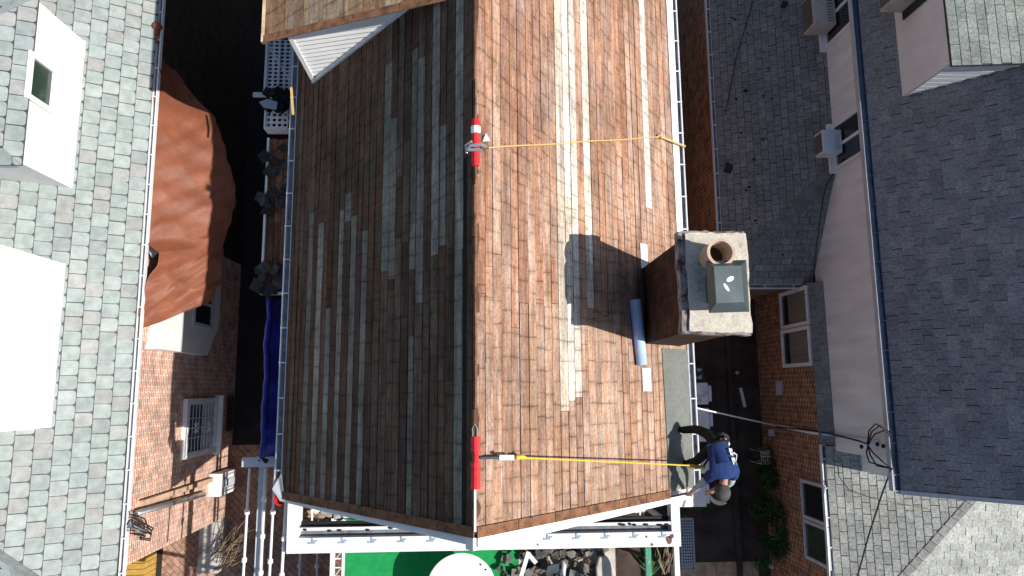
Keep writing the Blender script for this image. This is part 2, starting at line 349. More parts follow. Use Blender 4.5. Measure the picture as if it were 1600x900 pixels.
# ================================================================== MAIN HOUSE
RX,RZ=-.05,9.5                                # ridge
LX,LZ=-3.06,6.42; EX,EZ=3.36,6.5               # eaves
YS,YN=-1.56,10.2
mL=(RZ-LZ)/(RX-LX); mR=(RZ-EZ)/(EX-RX)
nL=V((-mL,0,1)); cL=RZ-mL*RX; nR=V((mR,0,1)); cR=RZ+mR*RX
uL=V((LX-RX,0,LZ-RZ)).normalized(); uR=V((EX-RX,0,EZ-RZ)).normalized()
lenL=V((LX-RX,0,LZ-RZ)).length; lenR=V((EX-RX,0,EZ-RZ)).length
NL=nL.normalized(); NR=nR.normalized()
def roofR(u,v,h=0): return onP(u,v,nR,cR+h*nR.length)
def roofL(u,v,h=0): return onP(u,v,nL,cL+h*nL.length)

house=thing('brick_house','brick house in the middle with its steep gable roof stripped to bare weathered boards','house',(0,0,0))
m=MB(); m.box((-2.8,-1.35,0),(3.05,10,6.25)); m.prism([(-2.8,-1.35,6.251),(3.05,-1.35,6.251),(3.05,-1.35,6.5),(RX,-1.35,9.2),(-2.8,-1.35,6.5)],(0,11.3,0)); m.build('wall',M['brickM'],house)

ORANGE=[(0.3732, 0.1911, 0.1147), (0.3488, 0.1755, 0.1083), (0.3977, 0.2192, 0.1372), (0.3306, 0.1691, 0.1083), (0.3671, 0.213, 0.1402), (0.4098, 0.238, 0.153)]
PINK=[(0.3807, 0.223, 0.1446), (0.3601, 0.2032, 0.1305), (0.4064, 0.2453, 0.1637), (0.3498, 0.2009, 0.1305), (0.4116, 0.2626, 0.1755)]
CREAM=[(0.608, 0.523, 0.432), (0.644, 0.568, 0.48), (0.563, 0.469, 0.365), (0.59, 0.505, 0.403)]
BROWN=[(0.1104, 0.0567, 0.0332), (0.1295, 0.0669, 0.0385), (0.0959, 0.052, 0.0319), (0.1247, 0.0772, 0.0498), (0.1391, 0.0945, 0.0631), (0.0864, 0.0472, 0.0298)]  # same wood as the sunlit slope, darkened: shade is partly in these colours
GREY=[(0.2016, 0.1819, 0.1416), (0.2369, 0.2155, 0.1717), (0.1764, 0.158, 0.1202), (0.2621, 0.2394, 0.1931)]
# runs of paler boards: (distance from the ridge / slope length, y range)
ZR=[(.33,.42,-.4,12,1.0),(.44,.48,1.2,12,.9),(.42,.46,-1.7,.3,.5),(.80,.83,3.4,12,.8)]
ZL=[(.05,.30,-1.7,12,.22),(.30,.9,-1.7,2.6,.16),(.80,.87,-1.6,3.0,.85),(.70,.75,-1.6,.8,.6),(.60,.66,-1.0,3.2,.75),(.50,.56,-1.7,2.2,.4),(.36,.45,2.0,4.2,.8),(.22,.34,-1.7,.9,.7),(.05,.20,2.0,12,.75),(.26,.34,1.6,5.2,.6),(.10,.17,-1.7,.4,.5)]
def boards(mb, side, north, ysouth=YS):
    u=uR if side>0 else uL; N=NR if side>0 else NL; Lr=lenR if side>0 else lenL
    O=V((RX,0,RZ)); s=.0 if side>0 else .045
    Z=ZR if side>0 else ZL
    while s<Lr-.02:
        w=random.choice((.165,.16,.17,.15,.14,.13))
        if s+w>Lr-.06: w=Lr-s
        t=(s+w/2)/Lr; zs=[z for z in Z if z[0]<=t<=z[1]]
        cuts=[ysouth]; y=ysouth
        while y<YN-.4:
            y+=random.uniform(2.2,5.5); cuts.append(min(y,YN))
        cuts[-1]=YN
        for z in zs:
            for q in (z[2],z[3]):
                if ysouth+.3<q<YN-.3 and min(abs(q-c) for c in cuts)>.3: cuts.append(q+random.uniform(-.6,.45))
        if side>0 and random.random()<.6: cuts.append(1.05+random.uniform(-.12,.12))
        cuts=sorted(cuts)
        colk=random.choice(range(6)); tone=random.uniform(.90,1.10); colpale=random.random()
        for a,b in zip(cuts[:-1],cuts[1:]):
            if b-a<.05: continue
            m_=(a+b)/2; pr=max([z[4] for z in zs if z[2]<=m_<=z[3]] or [0 if side>0 else .08])
            pale=(colpale if random.random()<.75 else random.random())<pr
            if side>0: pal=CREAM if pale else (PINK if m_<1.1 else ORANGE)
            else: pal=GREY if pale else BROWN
            base=pal[colk%len(pal)] if random.random()<.8 else random.choice(pal)
            kk=tone*random.uniform(.95,1.05); c=(base[0]*kk,base[1]*kk,base[2]*kk,random.choice((0,.5))+random.uniform(-.06,.06))
            h=random.uniform(-.002,.003); tilt=random.uniform(-.004,.004)
            ga=.0035+random.choice((0,0,.002,.004)) if side>0 else .0055+random.choice((0,.002,.004))
            e1=s+ga; e2=s+w-ga
            pts=[O+u*e1+N*(h+tilt),O+u*e2+N*(h-tilt)]
            a_=a+.003; b2=b-.003
            q=[V((p.x,a_,p.z)) for p in pts]+[V((p.x,b2,p.z)) for p in pts[::-1]]
            mb.prism(q,-N*.02,c)
        s+=w
random.seed(11)
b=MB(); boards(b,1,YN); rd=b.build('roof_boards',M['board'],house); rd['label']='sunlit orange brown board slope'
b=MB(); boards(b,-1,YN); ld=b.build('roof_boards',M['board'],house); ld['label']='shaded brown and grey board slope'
b=MB()                                                          # dark felt/void below the boards
b.prism([V((RX,YS+.02,RZ))-NR*.03,V((EX,YS+.02,EZ))-NR*.03,V((EX,YS+.02,EZ))-NR*.06,V((RX,YS+.02,RZ-.09)),V((LX,YS+.02,LZ))-NL*.06,V((LX,YS+.02,LZ))-NL*.03],(0,YN-YS-.04,0),(.02,.015,.012))
b.build('roof_void',M['scrap'],house)
# ragged ridge: pale lit board edge and dark gap
b=MB(); random.seed(4); y=YS
while y<YN:
    y1=y+random.uniform(.5,1.4); dx=random.uniform(-.008,.008)
    b.prism([(RX-.035+dx,y,RZ-.03),(RX-.010+dx,y,RZ+.012+random.uniform(-.004,.006)),(RX+.012,y,RZ-.002),(RX+.01,y,RZ-.03)],(0,y1-y-.012,0)); y=y1
b.build('ridge_board',M['rustedge'],house)
for (y0,y1,dx) in ((-1.5,-1.0,.055),(-.55,.3,.04),(.9,2.1,.045),(2.6,3.6,.05),(3.9,6,.035)):   # lifted slivers along the ridge, their dark brown colour draws the seam
    b=MB(); pts=[]; n=9
    for i in range(n): 
        t=i/(n-1); pts.append(V((RX+dx*(.6+.5*math.sin(9*t+y0)),y0+(y1-y0)*t,RZ-.02+.012*math.sin(5*t))))
    lo=[V((RX-.01,p.y,RZ+.012)) for p in pts]
    for i in range(n-1): b.poly([lo[i],pts[i],pts[i+1],lo[i+1]],(.10,.055,.035))
    b.build('ridge_sliver',M['scrap'],house)
# eave-side strips: white drip edge (north of chimney), grey membrane (south of it)
ea=1.98; 
def onR(s,y,h=0): p=V((RX,0,RZ))+uR*s+NR*h; return V((p.x,y,p.z))
def onL(s,y,h=0): p=V((RX,0,RZ))+uL*s+NL*h; return V((p.x,y,p.z))
b=MB(); b.prism([onR(lenR-.15,ea,.009),onR(lenR+.03,ea,.009),onR(lenR+.03,YN,.009),onR(lenR-.18,YN,.009)],NR*.006); b.build('drip_edge',M['white'],house)
b=MB(); 
mem=[onR(lenR-.66,YS+.03,.008),onR(lenR+.01,YS+.03,.008),onR(lenR+.01,.62,.008),onR(lenR-.72,.62,.008)]
b.prism(mem,NR*.005); b.build('roof_membrane',M['membrane'],house)
for (u0,v0,u1,v1) in ((1000,380,1012,421),(1003,575,1017,611)):
    a_=roofR(u0,v0,.010); b_=roofR(u1,v1,.010); b=MB(); sa=(a_-V((RX,a_.y,RZ))).length; sb=(b_-V((RX,b_.y,RZ))).length
    b.prism([onR(sa,b_.y,.014),onR(sb,b_.y,.014),onR(sb,a_.y,.014),onR(sa,a_.y,.014)],NR*.004); b.build('drip_edge',M['white'],house)
# rakes: weathered edge board, then white rake trim sloping with the roof
for sgn,on,N_,ln in ((1,onR,NR,lenR),(-1,onL,NL,lenL)):
    b=MB(); n=7
    for i in range(n):
        s0=ln*i/n+.006; s1=ln*(i+1)/n-.004; 
        if sgn>0 and s0>lenR-.7: break
        s1=min(s1,lenR-.67) if sgn>0 else s1
        b.prism([on(s0,YS-.085,.012),on(s1,YS-.085,.012),on(s1,YS+.035,.016),on(s0,YS+.035,.016)],N_*.016)
    b.build('rake_board',M['rustedge'],house)
    b=MB(); wd=.14 if sgn>0 else .10
    b.prism([on(-.02,YS-.085-wd,-.02),on(ln+.03,YS-.085-wd*.55,-.02),on(ln+.03,YS-.088,-.02),on(-.02,YS-.088,-.02)],-N_*.13); b.build('rake_trim',M['white'],house)
gl=gutter('gutter',(LX-.14,YS+.05,LZ-.03),(LX-.14,YN,LZ-.03),(1,0,0),.11,.10,M['whitemetal'],house)
gr=gutter('gutter',(EX+.145,YS-.02,EZ-.03),(EX+.10,YN,EZ-.03),(-1,0,0),.11,.10,M['whitemetal'],house)
b=MB(); b.prism([(LX-.16,YS+.06,LZ-.02),(LX-.02,YS-.12,LZ+.01),(LX+.06,YS-.10,LZ+.06),(LX-.02,YS+.30,LZ+.03)],(0,0,.012)); b.build('flashing',M['whitemetal'],house)

# shed dormer on the shaded slope
dm_roof=[V((-3.08,4.95,8.2)),V((-.41,5.10,9.13)),V((-.41,YN,9.13)),V((-3.08,YN,8.2))]
dn=(dm_roof[1]-dm_roof[0]).cross(V((0,1,0))).normalized()
if dn.z<0: dn=-dn
dorm=group_under('dormer',house)
b=MB(); random.seed(3); ux=(dm_roof[1]-dm_roof[0]); nb=9
for i in range(nb):
    t0=i/nb; t1=(i+1)/nb; p=dm_roof[0]+ux*t0; q=dm_roof[0]+ux*t1; sh_=ux.normalized()*.004; h=dn*random.uniform(-.004,.004)
    y=0.10
    while y<5.2:
        y1=min(y+random.uniform(.8,3),5.3); base=random.choice([(.26,.155,.085),(.22,.14,.08),(.29,.17,.09),(.20,.13,.08),(.33,.24,.15),(.25,.16,.10)]); c=(base[0],base[1],base[2],random.random())
        b.prism([p+sh_+h+V((0,y,0)),q-sh_+h+V((0,y,0)),q-sh_+h+V((0,y1-.006,0)),p+sh_+h+V((0,y1-.006,0))],-dn*.03,c); y=y1
b.build('dormer_roof',M['board'],dorm)
b=MB(); n=4
for i in range(n):
    p=dm_roof[0]+ux*(i/n+.002); q=dm_roof[0]+ux*((i+1)/n-.002)
    b.prism([p+V((0,-.02,0)),q+V((0,-.02,0)),q+V((0,.095,0)),p+V((0,.095,0))],dn*.018)
b.build('dormer_rake_board',M['rustedge'],dorm)
b=MB(); b.obox(dm_roof[0]+V((-.05,0,-.07)),(.045,0,0),(0,5.3,0),(0,0,.07)); b.build('dormer_fascia',M['palewood'],dorm)
A=V((-2.72,5.07,0)); B=V((-.80,5.40,0)); cd=(B-A); cn=V((cd.y,-cd.x,0)).normalized()
def zl(x): return cL+mL*x
b=MB(); nrow=17; zt0=8.23
for i in range(nrow):                           # clapboards: each leans out at its lower edge
    z0=6.95+(8.98-6.95)*i/nrow; z1=6.95+(8.98-6.95)*(i+1)/nrow
    def xr(z):     # extent between main roof (lower right bound) and corner at A
        return max(-2.70,min(-.80,(z-cL)/mL))
    def xt(z):     # dormer roof underside
        return -2.70 if z<8.26 else min(-.8,-2.70+(z-8.26)/(.92)*2.66)
    def pt(x,z,o): t=(x+2.70)/1.90; return A+cd*t+cn*o+V((0,0,z))
    xa0,xa1=xt(z0),xt(z1); xb0,xb1=xr(z0)+.06,xr(z1)+.06
    if xb0<=xa0+.01: continue
    b.prism([pt(xa0,z0,.034),pt(max(xb0,xa0+.01),z0,.034),pt(max(xb1,xa1+.011),z1,.006),pt(xa1,z1,.006)],-cn*.03)
b.build('dormer_siding',M['white'],dorm)
b=MB(); b.beam(A+cn*.03+V((-.01,0,6.85)),A+cn*.03+V((-.01,0,8.24)),.06,.05,up=cn); b.build('dormer_corner_trim',M['white'],dorm)
b=MB(); p=V((-2.74,5.02,zl(-2.74)+.02)); q=V((-.78,5.355,zl(-.78)+.02)); b.beam(p,q,.05,.05,up=NL); b.build('dormer_flashing',M['whitemetal'],dorm)
b=MB(); b.box((-2.69,5.08,6.7),(-2.6,YN,8.26)); b.build('dormer_front_wall',M['white'],dorm)

# front cornice: horizontal box frame below the gable
CZ=6.38
cor=group_under('cornice',house)
b=MB(); b.box((-2.98,-2.47,CZ-.22),(3.17,-2.24,CZ)); b.build('cornice_board',M['whitechip'],cor,bevel=.006)
b=MB(); b.box((-2.80,-2.236,CZ-.16),(3.02,-2.14,CZ-.15)); b.box((-2.80,-2.136,CZ-.16),(3.02,-2.09,CZ-.02)); 
b.build('cornice_gutter',M['greygutter'],cor)  # trough coloured darker for the shade inside it
b=MB(); b.box((-2.80,-2.136,CZ-.018),(3.02,-2.09,CZ-.008)); b.build('gutter_lip',M['white'],cor)
b=MB(); b.box((-2.79,-2.085,CZ-.20),(3.02,-2.03,CZ-.13)); b.build('cornice_shade_strip',M['black'],cor)  # black strip added behind the lip; shade of the dark band as colour
b=MB(); b.box((-2.98,-2.237,CZ-.22),(-2.80,-1.60,CZ-.004)); b.build('cornice_return',M['white'],cor)
b=MB(); b.box((3.03,-2.237,CZ-.22),(3.17,-1.60,CZ-.004)); b.build('cornice_return',M['white'],cor)
for (x,y,r_) in ((2.98,-2.36,.075),(3.03,-2.31,.05),(2.62,-2.31,.025),(2.70,-2.43,.03),(.90,-2.40,.02),(-.4,-2.45,.012)):   # flaked paint
    b=MB(); random.seed(int(x*100)); b.prism([(x+r_*random.uniform(.5,1.1)*math.cos(k*.7),y+r_*random.uniform(.5,1.1)*math.sin(k*.7),CZ+.0005) for k in range(9)],(0,0,.0015),(.15,.09,.07)); b.build('flaked_patch',M['scrap'],cor)
for i in range(13):
    x=-2.65+i*.455; b=MB()
    b.box((x,-2.33,CZ+.002),(x+.11,-2.305,CZ+.01)); b.box((x+.05,-2.303,CZ+.002),(x+.075,-2.24,CZ+.009)); b.box((x+.06,-2.30,CZ+.002),(x+.14,-2.275,CZ+.011)); b.build('cornice_bracket',M['bluegrey'],cor)
for x in (-2.62,-.9,1.25,2.55):
    b=MB(); b.beam((x,-2.0,CZ-.09),(x,-1.4,CZ-.09),.022,.022); b.build('cornice_tie',M['white'],cor)
b=MB(); b.box((-2.79,-2.02,CZ-.50),(2.30,-1.36,CZ-.36)); b.build('porch_roof_deck',M['rustedge'],cor)
b=MB(); random.seed(9)
for x in (-2.70,-2.35,-2.2,-1.75,-1.4,-.25,.1,2.2,2.28,2.35,2.45,2.6,2.8,2.86,2.93):
    b.ball((x+random.uniform(-.03,.03),-2.11+random.uniform(-.03,.03),CZ-.0),.03+random.random()*.02,.02,.02,7,5,(.03,.02,.015))
tag(b.build('gutter_debris',M['scrap']),'dark crumbs of leaf litter along the front gutter lip','debris',kind='stuff')

# chimney
ch=group_under('chimney',house)
cx0,cx1,cy0,cy1=2.50,3.20,.67,1.83; ct=9.56
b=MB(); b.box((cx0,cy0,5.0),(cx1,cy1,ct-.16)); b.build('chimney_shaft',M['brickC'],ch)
b=MB(); 
cap0=[(cx0-.11,cy0-.035),(cx1+.02,cy0-.05),(cx1+.015,cy1+.05),(cx0-.11,cy1+.05)]
random.seed(21); rim=[]
for i in range(4):
    a,c=V((*cap0[i],0)),V((*cap0[(i+1)%4],0))
    for k in range(12):
        t=k/12; p=a+(c-a)*t; rim.append(V((p.x+random.uniform(-.012,.012),p.y+random.uniform(-.012,.012),ct-.165)))
b.prism(rim,(0,0,.14)); b.build('chimney_crown_edge',M['cementdark'],ch)
b=MB(); rim2=[V((p.x*.0+ (p.x-(cx0+cx1)/2)*.90+(cx0+cx1)/2+.04,(p.y-(cy0+cy1)/2)*.955+(cy0+cy1)/2,ct-.026)) for p in rim]; b.prism(rim2,(0,0,.03)); b.build('chimney_cap',M['cement'],ch)
pc=onZ(1127,394,ct+.35); pc=V((pc.x,pc.y,ct))
b=MB(); b.lathe(pc,[(.125,.0),(.155,.0),(.152,.32),(.165,.32),(.165,.35),(.132,.35),(.12,.24),(.116,.05)],28); b.build('clay_pot',M['clay'],ch,smooth=False)
b=MB(); b.lathe(pc,[(.111,.052),(.111,.06)],24); b.build('flue_opening',M['soot'],ch)
# sheet metal hood beside the pot
h0=[onZ(1102,405,ct+.46),onZ(1165,407,ct+.46),onZ(1171,490,ct+.46),onZ(1105,490,ct+.46)]
h0=[onZ(u,v,ct+.30) for u,v in ((1103,408),(1166,406),(1171,487),(1108,489))]
h1=[onZ(u,v,ct+.40) for u,v in ((1115,416),(1158,415),(1162,472),(1119,474))]
b=MB()
for i in range(4):
    j=(i+1)%4; b.prism([h0[i],h0[j],h1[j],h1[i]],(0,0,-.008))
b.prism(h1,(0,0,.008)); b.build('flue_hood',M['sheet'],ch)
b=MB()
mid=(h1[0]+h1[2])/2
for s in ((-.10,-.13),(.10,-.13),(.10,.13),(-.10,.13)):
    b.beam(mid+V((s[0],s[1],-.40)),mid+V((s[0],s[1],-.0)),.02,.02,up=(0,1,0))
b.box((mid.x-.13,mid.y-.17,ct),(mid.x+.13,mid.y+.17,ct+.2)); b.build('hood_stand',M['sheet'],ch)
b=MB()
for (u,v,l,w,an) in ((1141,436,.05,.028,.5),(1135,449,.055,.02,-1.0)):
    p=onZ(u,v,ct+.412); pts=[V((p.x+math.cos(t)*l*math.cos(an)-math.sin(t)*w*math.sin(an),p.y+math.cos(t)*l*math.sin(an)+math.sin(t)*w*math.cos(an),ct+.410)) for t in [k*math.pi/6 for k in range(12)]]
    b.prism(pts,(0,0,.003))
b.build('paint_splash',M['white'],ch)

# ================================================================== LEFT HOUSE
LH=thing('slate_house','house at left with scalloped grey green slate roof and salmon brick wall','house',(-9,2,0))
WX=-6.10; LEX,LEZ=-6.07,5.2; sl30=math.tan(R(30)); LU=V((-1,0,sl30)).normalized()
def roofLH(u,v,h=0): return onP(u,v,(sl30,0,1),LEZ+sl30*LEX+h)
b=MB(); b.box((-13.5,-2.96,0),(WX,3.2,5.1)); b.build('brick_wall',M['brickL'],LH)
b=MB(); b.box((-13.5,3.203,0),(WX-.02,14,5.1)); b.build('brick_wall',M['brickS'],LH)['label']='brick wall at the back of the alley, coloured dark for its shade'
SL=[(0.302, 0.346, 0.335), (0.286, 0.33, 0.322), (0.31, 0.354, 0.339), (0.279, 0.315, 0.308), (0.318, 0.358, 0.343), (0.306, 0.319, 0.304), (0.314, 0.319, 0.308), (0.294, 0.346, 0.327), (0.325, 0.362, 0.351), (0.298, 0.338, 0.327)]
hipc=-3.87
b=MB(); O=V((LEX,0,LEZ)); hc=math.cos(R(30))
poly=[(hipc,0),(14,0),(14,6.5),(hipc+6.5*hc,6.5)]
slab(b,O,(0,1,0),LU,poly,.08,.008,(.09,.095,.095)); random.seed(5)
shingles(b,O,(0,1,0),LU,[(hipc,0),(12,0),(12,3.4),(hipc+3.4*hc,3.4)],.245,.262,.012,.012,SL,.045,.006,.0095)
b.build('slate_roof',M['slate'],LH)
b=MB(); O2=V((LEX,hipc,LEZ)); U2=V((0,1,sl30)).normalized()
slab(b,O2,(-1,0,0),U2,[(0,0),(6,0),(6,6*1/hc*.99)],.08,.008,(.05,.05,.05))
shingles(b,O2,(-1,0,0),U2,[(0,0),(6,0),(6,6/hc),(.01,.01/hc)],.245,.262,.012,.012,SL,.045,.006,.0095)
b.build('slate_roof',M['slate'],LH)
b=MB(); hd=V((-1,1,sl30)); n=20
for i in range(n):
    p=O2+hd*(.2*i)+V((0,0,.02)); q=O2+hd*(.2*i+.21)+V((0,0,.032)); b.prism([p+V((.09,.0,-.02)),p+V((0,-.09,-.02)),p+V((0,0,.012))],q-p,(.17,.19,.19))
b.build('hip_cap',M['slate'],LH)
gutter('gutter',(LEX+.10,-3.85,LEZ-.015),(LEX+.06,13,LEZ-.015),(-1,0,0),.085,.09,M['whitemetal'],LH)
# dormers
DX=-7.05; dz0=5.77
def dormer(y0,y1,ztop,win,roof):
    D=group_under('dormer',LH)
    b=MB(); b.box((-10.2,y0,5.3),(DX,y1,ztop)); w=b.build('dormer_wall',M['white'],D)
    if roof:
        ov=.05; yc=(y0+y1)/2
        e=[V((DX+ov,y0-ov,ztop+.003)),V((DX+ov,y1+ov,ztop+.003))]; W=(y1-y0)/2+ov; rs=.42
        apex=V((DX+ov-W,yc,ztop+W*rs)); back=V((-10.5,yc,ztop+W*rs))
        b=MB(); th=V((0,0,-.03)); dk=(.06,.06,.06)
        b.poly([e[0],e[1],apex],dk); b.poly([e[1],V((-10.5,y1+ov,ztop)),back,apex],dk); b.poly([e[0],apex,back,V((-10.5,y0-ov,ztop))],dk)
        lU=V((-1,0,rs)).normalized(); cs=lU.x*-1
        shingles(b,e[0]+V((0,0,.01)),(0,1,0),lU,[(0,0),(2*W,0),(W,W/cs)],.245,.262,.012,.012,SL,.045,.006,.0095)
        shingles(b,e[0]+V((0,0,.01)),(-1,0,0),V((0,1,rs)),[(0,0),(3.4,0),(3.4,W/cs),(W,W/cs)],.245,.262,.012,.012,SL,.045,.006,.0095)
        shingles(b,e[1]+V((0,0,.01)),(-1,0,0),V((0,-1,rs)),[(0,0),(3.4,0),(3.4,W/cs),(W,W/cs)],.245,.262,.012,.012,SL,.045,.006,.0095)
        b.build('dormer_roof',M['slate'],D)
    else:
        b=MB(); b.box((-10.3,y0-.05,ztop+.003),(DX+.05,y1+.05,ztop+.06)); b.build('dormer_roof',M['slate'],D)
    b=MB(); b.box((DX+.003,y0,dz0-.05),(DX+.03,y1,dz0+.02)); b.build('dormer_apron',M['white'],D)
    if win:
        wy0,wy1,wz0,wz1=win; f=MB(); t=.09
        f.box((DX+.002,wy0-t,wz0-t),(DX+.05,wy0,wz1+t)); f.box((DX+.002,wy1,wz0-t),(DX+.05,wy1+t,wz1+t)); f.box((DX+.002,wy0,wz0-t),(DX+.07,wy1,wz0)); f.box((DX+.002,wy0,wz1),(DX+.05,wy1,wz1+t))
        f.build('window_frame',M['white'],D)
        f=MB(); f.box((DX+.002,wy0,wz0),(DX+.012,wy1,wz1)); f.build('pane',M['gglass'],D)
    return D
wa=onX(60,168,DX); wb=onX(68,118,DX)
dormer(3.50,6.20,7.08,(4.62,5.22,6.55,7.06),True)
dormer(-.56,2.17,8.0,None,False)
# wall features
def win_x(parent, name, X, out, y0,y1,z0,z1, fr=.09, bars=0, mull=True, pane='glass', sill=True, frame='white', depth=.05, curtain=False):
    """window on a wall of constant X; out=+1 when it faces +X"""
    def bx(m,x0,x1,ya,yb,za,zb):
        xa,xb=sorted((X+out*x0,X+out*x1)); m.box((xa,ya,za),(xb,yb,zb))
    f=MB(); bx(f,.002,depth,y0,y0+fr,z0,z1); bx(f,.002,depth,y1-fr,y1,z0,z1); bx(f,.002,depth,y0+fr,y1-fr,z1-fr,z1); bx(f,.002,depth,y0+fr,y1-fr,z0,z0+fr)
    if mull: bx(f,.002,depth*.8,(y0+y1)/2-.03,(y0+y1)/2+.03,z0+fr,z1-fr)
    W=f.build(name,M[frame],parent)
    p=MB(); bx(p,.003,.012,y0+fr,y1-fr,z0+fr,z1-fr); p.build('pane',M[pane],W)
    if curtain:
        c=MB(); bx(c,.013,.016,y0+fr,y1-fr,z0+fr+.3,z1-fr); c.build('curtain',M['curtain'],W)
    if sill:
        s=MB(); bx(s,.002,depth+.09,y0-.06,y1+.06,z0-.07,z0-.002); s.build('sill',M[frame],W)
    return W
w0=onX(265,625,WX); w1=onX(318,700,WX)
W=win_x(LH,'window',WX,1,-1.36,-.14,1.25,2.95,.11,0,False,'glass',True,'white',.09)
b=MB()
for k in range(9):
    z=1.42+k*.165; b.beam((WX+.06,-1.25,z),(WX+.06,-.25,z),.014,.014)
for y in (-1.24,-.95,-.75,-.55,-.26): b.beam((WX+.075,y,1.38),(WX+.075,y,2.84),.016,.016,up=(1,0,0))
for (yc,zc) in ((-.75,2.45),(-.75,1.75)):
    for a in range(8):
        t=a*math.pi/4; b.tube([(WX+.085,yc+.03*math.cos(t),zc+.03*math.sin(t)),(WX+.085,yc+.13*math.cos(t),zc+.13*math.sin(t))],.014,6)
b.build('security_grille',M['whitemetal'],W)
b=MB(); b.box((WX+.02,-1.25,1.36),(WX+.05,-.25,2.0)); b.build('lower_sash',M['lattice'],W)
# white bay
b=MB(); b.prism([(WX+.001,.78,2.45),(WX+.001,.78,4.72),(WX+.001,1.6,4.5),(WX+.001,2.7,4.4),(WX+.001,2.7,1.9),(WX+.001,1.5,1.9)],(.24,0,0)); by=b.build('bay',M['white'],LH)
win_x(by,'bay_window',WX+.241,1,1.35,2.35,2.35,3.35,.07,0,True,'glass',False,'lattice',.04)
b=MB(); b.obox(V((WX+.002,-2.0,4.6)),(.10,0,0),(0,.09,0),(0,0,-4.4)); b.build('downspout_band',M['tan'],LH)
for nme,(u0,v0,u1,v1),r,mm in (('conduit',(214,802,318,772),.055,'steel'),):
    p=onX(u0,v0,WX+.09); q=onX(u1,v1,WX+.09); b=MB(); b.tube([p,q],r,12); b.build(nme,M[mm],LH,smooth=True)
p=onX(310,765,WX+.12); 
b=MB(); b.box((WX+.002,p.y-.28,.35),(WX+.26,p.y+.22,1.35)); mbx=b.build('meter_box',M['white'],LH,bevel=.01)
b=MB(); b.box((WX+.262,p.y-.1,.5),(WX+.29,p.y+.06,1.2)); 
b.tube([(WX+.29,p.y-.2,.3),(WX+.29,p.y-.2,1.0),(WX+.29,p.y+.12,1.15)],.012,6); b.build('meter_door',M['lattice'],mbx)
b=MB(); b.perf((WX+.03,-.95,.12),(0,.85,0),(0,0,.42),8,4,.36); b.build('vent_grille',M['iron'],LH)
b=MB(); c=onX(216,812,WX+.16)
b.tube([c+V((0,0,.25)),c+V((.06,-.02,.36)),c+V((.14,-.10,.30)),c+V((.16,-.18,.1)),c+V((.1,-.22,-.1))],.045,10); b.build('weatherhead',M['steel'],LH,smooth=True)
b=MB()
for k in range(7):
    a=random.uniform(-.1,.1); b.tube([c+V((.02,.12-.03*k,.28)),c+V((.10+a*.3,.16-.05*k,.42)),c+V((.2,.05-.05*k,.2+a)),c+V((.12+a,-.15-.03*k,-.1-a)),c+V((.05,-.25-.03*k,-.4))],.012,5)
b.build('service_wires',M['black'],LH)
b=MB(); b.box((-6.6,-4.2,0),(-6.12,-2.97,.45)); tag(b.build('stone_step',M['screen'],None,bevel=.02),'pale concrete step under bare twigs at the brick wall corner','step')
b=MB(); 
pp_=onZ(188,872,.6); qq=onZ(224,905,.6)
for k in range(6): b.box((pp_.x,pp_.y-.13*(k+1)+.012,0),(qq.x,pp_.y-.13*k,.6+.01*(k%2)))
tag(b.build('timber_box',M['yellow']),'low yellow timber box beyond the brick wall corner','box')

# tarp hung from the left eave
rows=[(78,246,258),(110,250,275),(150,243,296),(185,234,330),(230,230,345),(290,228,346),(345,225,345),(378,226,344),(396,250,344),(415,244,343),(440,228,341),(470,222,338),(490,217,330),(516,211,318)]
tm=MB(); grid=[]; nx=60; random.seed(2)
creases=[(random.random(),random.uniform(0,1),random.uniform(-.5,.5),random.uniform(.006,.017)*random.choice((1,1,-1)),random.uniform(.012,.03)) for _ in range(26)]
def lerp(a,b,t): return a+(b-a)*t
NR_=120
for j in range(NR_+1):
    t=j/NR_*(len(rows)-1); i=min(int(t),len(rows)-2); f=t-i
    v=lerp(rows[i][0],rows[i+1][0],f); uA=lerp(rows[i][1],rows[i+1][1],f); uB=lerp(rows[i][2],rows[i+1][2],f)
    rv=v-46*((v-78)/438)**3 # south edge climbs to the right
    P0=onZ(uA,v,5.14); P1=onZ(uB+(14+8*math.sin(v*.025))*min(1,max(0,(v-95)/110)),rv,4.15); r=[]
    for k in range(nx+1):
        s=k/nx; p=P0.lerp(P1,s)
        fold=.035*math.sin(v*.055+s*3.0)*math.sin(s*3.1)+.022*math.sin(v*.13-s*7+1)+.018*math.sin(v*.21+s*11)+.03*math.sin((v-400)*.035)*s
        sag=-.05*math.sin(s*math.pi)
        cr=sum(h*math.exp(-abs((t-c0)+(s-.1)*k0)/w)*min(1,s*5) for c0,_,k0,h,w in [(c[0],c[1],c[2],c[3],c[4]) for c in creases] for t in (j/NR_,))
        rag=.03*math.sin(v*.045)+.008*math.sin(v*.21+2)
        r.append(p+V((rag*s*s,0,fold*.8+cr+sag+.04*s)))
    grid.append(r)
for j in range(NR_):
    for k in range(nx): tm.poly([grid[j][k],grid[j][k+1],grid[j+1][k+1],grid[j+1][k]])
t=tm.build('brown_tarp',M['tarp'],smooth=True); tag(t,'large brown tarp hung from the left house eave over the alley','tarp')
me=t.data
import bmesh
bm=bmesh.new(); bm.from_mesh(me); bmesh.ops.remove_doubles(bm,verts=bm.verts,dist=.0005); bm.to_mesh(me); bm.free()
sf=t.modifiers.new('thick','SOLIDIFY'); sf.thickness=.006
b=MB(); p=[onZ(u,v,4.9) for u,v in ((226,378),(243,384),(248,394),(238,404))]; b.prism(p,(0,0,.012)); tag(b.build('plastic_scrap',M['lattice']),'crumpled pale plastic scrap caught in the notch of the brown tarp','scrap')
c=onZ(243,42,5.2)
